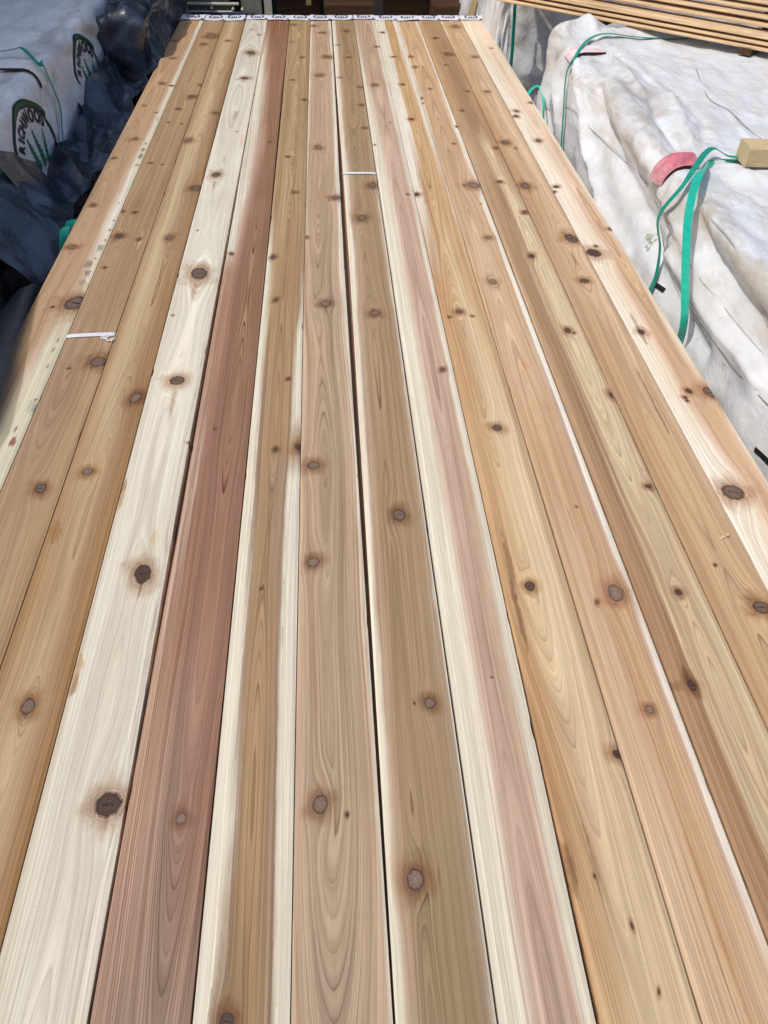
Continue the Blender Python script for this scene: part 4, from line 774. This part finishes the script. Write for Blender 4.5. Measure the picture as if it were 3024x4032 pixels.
def logo(dy, dz=0.0):
    root = strip_between(AO, AI, 0, 1, dy, .0035, PRINT, 'logo_arch', lb)
    strip_between(AO, AI, .20, .74, dy, .0050, GREEN, 'green_arch_fill', root)
    m = MB()
    for ch, y, z, ang, sx in LET:
        V, Fc = GL[ch]; a = radians(ang); sz = .071
        vs = []
        for v in V:
            lx, lz = v[0]*sx, (v[1]-.35)*sz
            vs.append(on_lb(y+dy+lx*cos(a)-lz*sin(a), z+lx*sin(a)+lz*cos(a), .004))
        m.add(vs, Fc)
    m.build('richwood_lettering', PRINT, lb)
    for (ty, tz, by, bz, wd) in ((3.372, .098, 3.432, -.045, .040), (3.448, .110, 3.497, -.050, .046), (3.580, .072, 3.545, -.055, .036)):
        m = MB(); a = np.array([ty, tz]); b_ = np.array([by, bz]); d = b_-a; n_ = np.array([d[1], -d[0]])/np.hypot(*d)
        k = 7; L_ = []; R2 = []
        for i in range(k):
            t0_ = i/k; w1 = wd*(0.12+0.55*((i+1)/k)); w0 = wd*0.50*(i/k)*.6+.001
            L_ += [a+d*t0_-n_*w0, a+d*(t0_+.72/k)-n_*w1]; R2 += [a+d*t0_+n_*w0, a+d*(t0_+.86/k)+n_*w1*.9]
        vs = []
        for l_, r_ in zip(L_, R2): vs += [on_lb(l_[0]+dy, l_[1], .004), on_lb(r_[0]+dy, r_[1], .004)]
        m.add(vs, [(2*i, 2*i+1, 2*i+3, 2*i+2) for i in range(len(L_)-1)])
        m.build('pine_print', TREEGREEN, lb)
logo(0.0); logo(1.045); logo(-1.045)

# unseen tall wrapped stack, added further left to shade the left bundle
TB = Bundle(-1.72, 1, -1.5, 7.0, 1.2, 2.75, r=0.05, slope=0.0, drop=3.4)
TB.extra = lambda p, q: 0.02*fbm(p*1.5, q*1.0, 61, 3)
tb = TB.build('tarp_wrapped_bundle', TARP_L, 0.05); tag(tb, 'unseen high wrapped stack added at the far left to shade the left bundle', 'lumber bundle', 'tarp wrapped lumber bundles')
# bundle carrying the board stack
SB = Bundle(1.90, -1, -0.40, 5.75, 1.80, -0.075, r=0.03, slope=0.0, drop=0.64); SB.cx = 0.98; SB.extra = lambda p, q: 0.006*fbm(p*3, q*2, 71, 2)
sb = SB.build('lower_lumber_pack', TARP, 0.05); tag(sb, 'wrapped lumber pack on which the two layers of cedar boards lie', 'lumber bundle', 'tarp wrapped lumber bundles')
m = MB()
for y in (.3, 1.7, 3.1, 4.5, 5.5): pass

# ------------------------------------------------------------ straps, corner boards, block on the right bundle
def strap_on(B, pix, width, mat, name, label, thick=.0012, off=.004, group=None, lift=None, wd=(0, 1, 0)):
    offs = lift or [off]*len(pix)
    pts = [B.at(a, b, o_) for (a, b), o_ in zip(pix, offs)]
    m = MB(); m.ribbon(catmull(pts, 8), wd, width, thick); o = m.build(name, mat); tag(o, label, 'strap', group); return o
G_ = 'green straps round the wrapped bundles'
strap_on(RB, [(2830, 150), (2640, 153), (2500, 160), (2400, 165), (2345, 172), (2300, 190), (2268, 225), (2250, 275), (2240, 330), (2230, 420), (2220, 500), (2208, 600), (2195, 700)], .019, TEAL_D, 'green_strap', 'thin dark green strap running over the far corner of the right white bundle', group=G_, lift=[.006, .006, .01, .018, .022, .022, .022, .020, .018, .018, .018, .018, .018])
m = MB()
pts = [RB.at(2935, 640, .02), RB.at(2860, 640, .020), RB.at(2800, 630, .040), RB.at(2765, 650, .042), RB.at(2728, 700, .040), RB.at(2690, 780, .034), RB.at(2655, 860, .030), RB.at(2628, 980, .030), RB.at(2600, 1090, .018), RB.at(2578, 1190, .018), RB.at(2550, 1320, .018)]
m.ribbon(catmull(pts, 8), (0, 1, 0), .021, .0012)
tag(m.build('green_strap', TEAL_D), 'dark green strap drawn tight over the deep pink corner board on the right bundle', 'strap', G_)
m = MB()
pts = [RB.at(2945, 632, .024), RB.at(2870, 632, .030), RB.at(2805, 640, .045), RB.at(2766, 690, .070), RB.at(2736, 770, .095), RB.at(2714, 870, .108), RB.at(2703, 980, .114), RB.at(2698, 1090, .116), RB.at(2697, 1190, .112), RB.at(2692, 1270, .10), RB.at(2672, 1350, .075), RB.at(2640, 1420, .03)]
# hold each point at its pixel while it stands clear of the wrap
def toward(px, py, P):
    d = ray(px, py); t = ((P-CAM)@d)/(d@d); return CAM+d*t
pix = [(2945, 632), (2870, 632), (2800, 640), (2752, 690), (2726, 770), (2708, 870), (2701, 980), (2698, 1090), (2697, 1190), (2693, 1270), (2676, 1345), (2640, 1420)]
xs = [0, 0, 0, 2.085, 2.045, 2.012, 1.997, 1.986, 1.980, 1.984, 2.0, 2.03]
pts = [toward(a[0], a[1], p) if x_ == 0 else onx(a[0], a[1], x_) for a, p, x_ in zip(pix, pts, xs)]
wds = [Vector((0, 1, 0)).lerp(Vector((.72, .68, .0)), min(1, max(0, (i-2)/3))) for i in range(len(pts))]
cp = catmull(pts, 8); wl = [Vector((0, 1, 0)).lerp(Vector((.98, .18, .0)), min(1, max(0, (i/8-1.5)/2.0))) for i in range(len(cp))]
m.ribbon(cp, wl, .026, .0012)
tag(m.build('green_strap', TEAL), 'bright green loose strap end hanging clear of the right white tarp and casting a shadow', 'strap', G_)
m = MB(); m.ribbon(catmull([ony(2032, -60, 5.13), ony(2027, 40, 5.12), ony(2022, 120, 5.11), ony(2018, 190, 5.11), ony(2008, 300, 5.10)], 8), (1, .2, 0), .020, .0012)
tag(m.build('green_strap', TEAL_D), 'thin green strap running down the crinkled bundle past the far right corner', 'strap', G_)

def corner_board(B, px, py, wq, e0, e1, mat, emat, name, label, off=.012, thick=.007, skew=0.0, bulge=0.0):
    a = B.pq(px, py); sg = B.sg; q0 = a[1]
    E_ = np.linspace(e0, e1, 12); Qv = np.linspace(-wq/2, wq/2, 6); EE, QQ = np.meshgrid(E_, Qv)
    p = sg*(B.hw+EE); q = q0+QQ+skew*EE
    bul = bulge*(1-(2*QQ/wq)**2)
    T = B.surf(p, q, off+thick+bul, True); Bt = B.surf(p, q, off+bul*.6, True)
    # the board lies on the highest folds below it
    root = link(name, grid_mesh(name, T, True), mat); m = MB()
    def wall(a_, b_): 
        n = len(a_); m.add(list(a_)+list(b_), [(i, i+1, n+i+1, n+i) for i in range(n-1)])
    wall(T[0], Bt[0]); wall(Bt[-1], T[-1]); wall(T[:, -1], Bt[:, -1]); wall(Bt[:, 0], T[:, 0])
    m.build('board_edge', emat, root)
    tag(root, label, 'corner board', 'corner boards under the straps'); return root
corner_board(RB, 2742, 645, .108, -.040, .085, PINK, MAROON, 'corner_board', 'deep pink painted corner board under the strap in front of the pale wood block', off=.006, thick=.009, bulge=.020)
corner_board(RB, 2300, 205, .12, -.10, .065, PINKPALE, MAROON, 'corner_board', 'pale pink corner board with its shaded edge coloured dark red under the far strap on the right bundle', off=.006, thick=.008)
corner_board(LB, 150, 262, .13, -.10, .09, CARD, SHADED_BROWN_EDGE, 'corner_board', 'white card corner board with its shaded edge coloured dark brown under the strap of the left bundle', off=.006, thick=.009)
strap_on(LB, [(-60, 222), (0, 222), (60, 224), (100, 232), (135, 258), (165, 305), (185, 360), (205, 430), (222, 500), (236, 570), (246, 640)], .016, TEAL_D, 'green_strap', 'green strap running down over the printed left bundle between its two logos', group=G_, lift=[.02, .026, .036, .046, .050, .044, .030, .024, .022, .020, .020])
# wood block
m = MB(); a = onz(2932, 660, .262); e1 = R_.copy(); e1[2] = 0; e1 /= np.linalg.norm(e1); ang = math.atan2(e1[1], e1[0])
L = .75; dpt, hh = .098, .062
off_ = np.array([cos(ang), sin(ang)])*L/2+np.array([-sin(ang), cos(ang)])*dpt/2
m.box((a[0]+off_[0], a[1]+off_[1], .262+hh/2), (L, dpt, hh), ang, ch=.004)
tag(m.build('wood_block', LUMBER), 'pale rectangular wood block lying on the right tarp at the end of the green strap', 'wood block')

# pile of thin boards lying across the right bundle
rr = random.Random(21); m0 = None
A = onz(3024, 208, .285); Bv = onz(1985, 8, .285); d = Bv-A; L = np.linalg.norm(d[:2]); dirv = d/np.linalg.norm(d); nrm = np.array([-dirv[1], dirv[0], 0]); 
if nrm[1] < 0: nrm = -nrm
ang = math.atan2(dirv[1], dirv[0]); mid = (A+Bv)/2
# thickness, depth, step back of the near edge, gap below
PILE = [(.012, .09, 0.000, .000), (.012, .09, 0.012, .012), (.020, .10, 0.016, .014), (.014, .09, 0.060, .022), (.010, .09, 0.075, .018), (.010, .09, 0.115, .016), (.010, .09, 0.140, .016), (.010, .09, .175, .018), (.012, .10, 0.200, .020), (.022, .13, 0.250, .024)]
LBL = ['lowest and nearest', 'second lowest', 'third lowest, broader', 'fourth lowest', 'fifth lowest', 'middle', 'fourth from the top', 'third from the top', 'second from the top', 'topmost and farthest']
z = .285
for i, (tk, dp, sb_, gp) in enumerate(PILE):
    z += gp*0.75; off_ = nrm*(sb_+dp/2); sh = rr.uniform(-.06, .06); wob = rr.uniform(-.006, .006)
    mb = MB(); mb.box((-.28, 0, 0), (L+.75, dp, tk), 0, ch=.0025)
    o = mb.build('thin_board', STRIP); c = mid+off_+dirv*sh
    o.location = (c[0], c[1], z+tk/2); o.rotation_euler = (0, 0, ang+wob)
    tag(o, LBL[i]+' thin pale board in the pile lying across the right white bundle', 'board', 'thin boards piled across the right bundle'); z += tk
    # spacer lath fills under the set-back part
m = MB(); zt = z
for t in (-.62, .15):
    c = mid+dirv*t*1.0+nrm*.20
    m = MB(); m.box((c[0], c[1], .285-.012), (.06, .42, .026), ang); tag(m.build('spacer_lath', OLDWOOD), 'dark spacer lath under the %s part of the pile of thin boards' % ('right' if t < 0 else 'left'), 'lath')
# loops of cut strap beside the stack
def loop(px, name, label, width, wd, zoff):
    P = [onz(a, b, zz) for (a, b), zz in zip(px, zoff)]
    m = MB(); m.ribbon(catmull(P, 8), wd, width, .0012); tag(m.build(name, TEAL), label, 'strap', G_)
loop([(2040, 430), (2072, 380), (2095, 350), (2118, 338), (2133, 360), (2140, 400), (2140, 450), (2136, 520)], 'green_strap', 'bright green loop of cut strap sticking out beside the right edge board', .016, (.3, 1, .2), [-.03, -.015, -.005, 0, -.01, -.03, -.06, -.10])
loop([(330, 872), (290, 878), (262, 895), (250, 930), (246, 985), (240, 1040)], 'green_strap', 'bright green loop of cut strap beside the left edge board above the dark timber', .03, (.25, 1, .1), [-.03, -.022, -.02, -.03, -.06, -.10])

# ------------------------------------------------------------ black plastic on the left
def sheet(name, Yv, left, mid_, right, nseg, seed, amp, f0, mat, label, cover=None, smooth=True, right_over=None):
    Yd = np.linspace(Yv[0], Yv[-1], 260); t = np.linspace(0, 1, nseg)
    def ip(k, j): return np.interp(Yd, Yv, [q[j] for q in k])
    P0 = np.stack([ip(left, 0), Yd, ip(left, 1)], -1); P1 = np.stack([ip(mid_, 0), Yd, ip(mid_, 1)], -1); P2 = np.stack([ip(right, 0), Yd, ip(right, 1)], -1)
    tt = t[None, :, None]; G = P0[:, None]*(1-tt)**2+2*P1[:, None]*tt*(1-tt)+P2[:, None]*tt**2
    Ug, Tg = np.meshgrid(t, Yd); arc = Ug*0.55
    dN = amp*creases(arc*1.0, Tg, seed, 8, f0)+amp*0.6*fbm(arc*2, Tg*1.5, seed+3, 3)
    n = np.cross(np.gradient(G, axis=0), np.gradient(G, axis=1)); n /= np.linalg.norm(n, axis=-1, keepdims=True)+1e-9
    fade = 1.0 if right_over is None else smooth01(1.0, right_over, Ug)
    G = G-n*(dN*fade)[..., None]*np.sign(n[..., 2:3]+1e-9)
    G[..., 1] += 0.04*perlin(arc*6, Tg*3, seed+20)
    me = grid_mesh(name, G, smooth)
    if cover is not None:
        a = me.attributes.new('cover', 'FLOAT', 'POINT'); a.data.foreach_set('value', np.clip(cover(Ug, Tg), 0, 1).astype(np.float32).ravel())
    o = link(name, me, mat); tag(o, label, 'plastic sheet', 'black plastic sheets'); return o
Ys = [2.95, 3.13, 3.27, 3.42, 3.57, 3.62, 3.7, 3.85, 4.11, 4.26, 4.43, 4.76, 5.1]
lz = [.20, .136, .044, -.027, -.04, -.01, -.03, -.077, -.02, .013, .035, .05, .06]
sheet('plastic_sheet', Ys, [(-.300+.02*(i % 3), z_) for i, z_ in enumerate(lz)], [(-.17, -.30)]*5+[(-.15, -.24)]*8, [(-.02, -.05)]*6+[(-.012, -.03), (-.02, -.06), (-.012, -.03), (-.02, -.05), (-.02, -.02), (-.01, .02), (-.01, .03)], 120, 101, .060, 1.25, BLACK, 'crumpled black plastic sheet sagging between the printed bundle and the left edge board')
Y2 = [1.1, 1.5, 1.8, 2.1, 2.3, 2.45]
sheet('plastic_sheet', Y2, [(-.62, .34), (-.60, .33), (-.52, .32), (-.48, .30), (-.46, .26), (-.42, .12)], [(-.22, -.05), (-.20, -.08), (-.2, -.12), (-.18, -.18), (-.17, -.25), (-.17, -.35)], [(-.004, -.01)]*3+[(-.006, -.02), (-.01, -.05), (-.02, -.12)], 110, 140, .045, 1.2, BLACK, 'shiny black plastic sheet bunched beside the near end of the left edge board')
# upper fold over the printed bundle near the picture's left edge
Y3 = [2.5, 2.7, 2.9, 3.05, 3.15]
sheet('plastic_sheet', Y3, [(-.75, .34), (-.72, .34), (-.68, .33), (-.60, .32), (-.50, .30)], [(-.30, .20), (-.28, .18), (-.27, .16), (-.26, .12), (-.26, .08)], [(-.08, -.10), (-.07, -.09), (-.06, -.08), (-.07, -.09), (-.12, -.10)], 110, 171, .045, 1.3, BLACK, 'black plastic fold drawn over the printed bundle at the left above the dark timber')
sheet('plastic_sheet', [2.15, 2.5, 2.8, 3.1], [(-.345, .19)]*4, [(-.20, -.55)]*4, [(-.03, -.22)]*4, 90, 233, .03, 1.5, BLACK, 'black sheet added to darken the hollow under the bearer timber at the left')  # black sheet added so the hollow below the timber looks dark
film = sheet('plastic_film', [1.30, 1.5, 1.6, 1.8, 2.0, 2.14, 2.32], [(-.30, -.24)]*7, [(.0, .115), (.0, .115), (.0, .115), (-.01, .11), (-.02, .10), (-.03, .09), (-.04, .08)], [(.10, .003), (.095, .003), (.101, .003), (.076, .003), (.04, .003), (.02, .003), (-.005, .0)], 60, 190, .004, 3.0, FILM, 'see-through dark film edge lapping over the near part of the left edge board', cover=lambda u, t: 0.82*smooth01(.97, .68, u)+0.15, right_over=.75)
# black heap beyond
HB = Bundle(-0.075, 1, 4.95, 6.3, .22, .22, r=.06, slope=.03, drop=.55)
HB.extra = lambda p, q: 0.075*creases(p, q, 211, 8, 1.5)+0.03*fbm(p*2.5, q*2.5, 9, 2)
hb = HB.build('black_wrapped_heap', BLACK, .010); tag(hb, 'tall crumpled heap of black plastic at the far left corner of the boards', 'plastic heap', 'black plastic sheets')
# bearer timber seen under the plastic
a, b = onz(-80, 1005, -.10), onz(232, 1005, -.10); dv = b-a; ang = math.atan2(dv[1], dv[0])
m = MB(); c = (a+b)/2; m.box((c[0], c[1], -.10), (np.hypot(dv[0], dv[1]), .085, .062), ang, ch=.003)
tag(m.build('bearer_timber', plain('grey_brown_timber', (.13, .105, .085), .7, .25, var=.2, scale=6, stretch=(1, 14, 14), bump=.2)), 'grey brown bearer timber end showing between folds of black plastic at the left', 'timber')

# ------------------------------------------------------------ behind the far end: steel panel, dark rack with timbers
YB = 6.45
def bx(px0, py0, px1, py1, y, dep, mat, name, parent=None, ch=0.004):
    a = ony(px0, py0, y); b = ony(px1, py1, y); m = MB()
    m.box(((a[0]+b[0])/2, y+dep/2, (a[2]+b[2])/2), (abs(b[0]-a[0]), dep, abs(b[2]-a[2])), ch=ch); return m.build(name, mat, parent)
root = empty('steel_barrier', (ony(830, 60, YB)[0], YB, -.72)); tag(root, 'grey olive ribbed steel barrier with round bolt heads behind the far end tags', 'steel barrier')
inv = Matrix.Translation(-Vector(root.location))
def child(o, par=root):
    o.data.transform(Matrix.Translation(-Vector(par.location))); o.parent = par; return o
child(bx(560, -60, 945, 420, YB, .03, STEEL, 'plate'))
child(bx(560, 10, 940, 23, YB-.035, .034, STEELL, 'rib')); child(bx(560, 42, 925, 51, YB-.03, .029, STEELL, 'rib')); child(bx(560, -40, 940, -18, YB-.035, .034, STEELL, 'rib'))
for px, py in ((834, 31), (918, 34), (955, 36)):
    P = ony(px, py, YB-.02); m = MB(); m.cyl((P[0], YB-.045, P[2]), (P[0], YB+.001, P[2]), .011, .011, 10); m.cyl((P[0], YB-.052, P[2]), (P[0], YB-.045, P[2]), .007, .011, 10)
    child(m.build('bolt', STEELL, None, True))
child(bx(775, 48, 975, 62, YB-.06, .022, NAVY, 'navy_bar'))
p2 = bx(940, -80, 1062, 420, YB+.05, .04, STEEL, 'steel_post'); tag(p2, 'wide grey steel post to the right of the ribbed panel', 'steel post')
child2 = bx(1062, -80, 1072, 420, YB+.035, .05, STEELL, 'post_edge', p2)
# rack timbers
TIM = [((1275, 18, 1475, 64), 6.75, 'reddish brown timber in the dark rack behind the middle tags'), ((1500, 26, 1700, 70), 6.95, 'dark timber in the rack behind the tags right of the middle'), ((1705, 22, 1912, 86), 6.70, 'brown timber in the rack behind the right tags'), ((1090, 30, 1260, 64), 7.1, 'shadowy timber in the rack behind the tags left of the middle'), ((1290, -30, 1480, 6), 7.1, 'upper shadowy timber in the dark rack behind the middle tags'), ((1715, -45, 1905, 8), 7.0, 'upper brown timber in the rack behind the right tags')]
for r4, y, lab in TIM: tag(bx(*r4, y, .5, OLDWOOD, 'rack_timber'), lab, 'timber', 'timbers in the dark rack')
for px in (1490, 1930, 1110):
    o = bx(px-14, -120, px+14, 300, 6.62+.2*(px == 1110), .06, DARKSHED, 'rack_post'); tag(o, {1490: 'dark rack post behind the middle tags', 1930: 'dark rack post behind the far right corner', 1110: 'dark rack post beside the steel post'}[px], 'post', 'posts of the dark rack')
a = ony(1852, 64, 6.2); b = ony(1880, -40, 6.2); m = MB(); dv = Vector(b-a); m.ribbon([Vector(a)-dv*2, a, b, Vector(b)+dv*1.5], (1, 0, 0), .042, .018)
tag(m.build('wood_stake', LUMBER), 'pale upright wooden stake behind the far right tags', 'stake')
m = MB(); P = ony(1215, 10, 6.9); m.box((P[0], 6.9, P[2]), (.04, .02, .03)); tag(m.build('yellow_marker', plain('ochre', (.30, .22, .08), .6)), 'small ochre marker in the dark rack above the tags', 'marker')
# shed over the rack: back wall, side wall and roof
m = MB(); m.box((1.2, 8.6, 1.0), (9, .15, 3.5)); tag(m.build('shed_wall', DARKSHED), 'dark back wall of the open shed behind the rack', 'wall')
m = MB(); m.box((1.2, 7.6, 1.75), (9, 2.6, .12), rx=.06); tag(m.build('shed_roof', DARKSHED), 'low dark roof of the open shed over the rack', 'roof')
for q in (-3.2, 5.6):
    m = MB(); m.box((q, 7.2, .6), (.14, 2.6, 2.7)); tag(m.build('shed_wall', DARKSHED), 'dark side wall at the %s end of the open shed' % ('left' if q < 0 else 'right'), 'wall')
m = MB(); m.box((1.0, -2.0, 1.2), (14, .2, 3.9)); tag(m.build('sky_block_wall', plain('grey_cladding', (.16, .16, .16), .6, .3, var=.06, scale=2)), 'unseen tall grey wall added behind the viewer to dim the near boards', 'wall')  # unseen wall added to cut skylight on the near boards
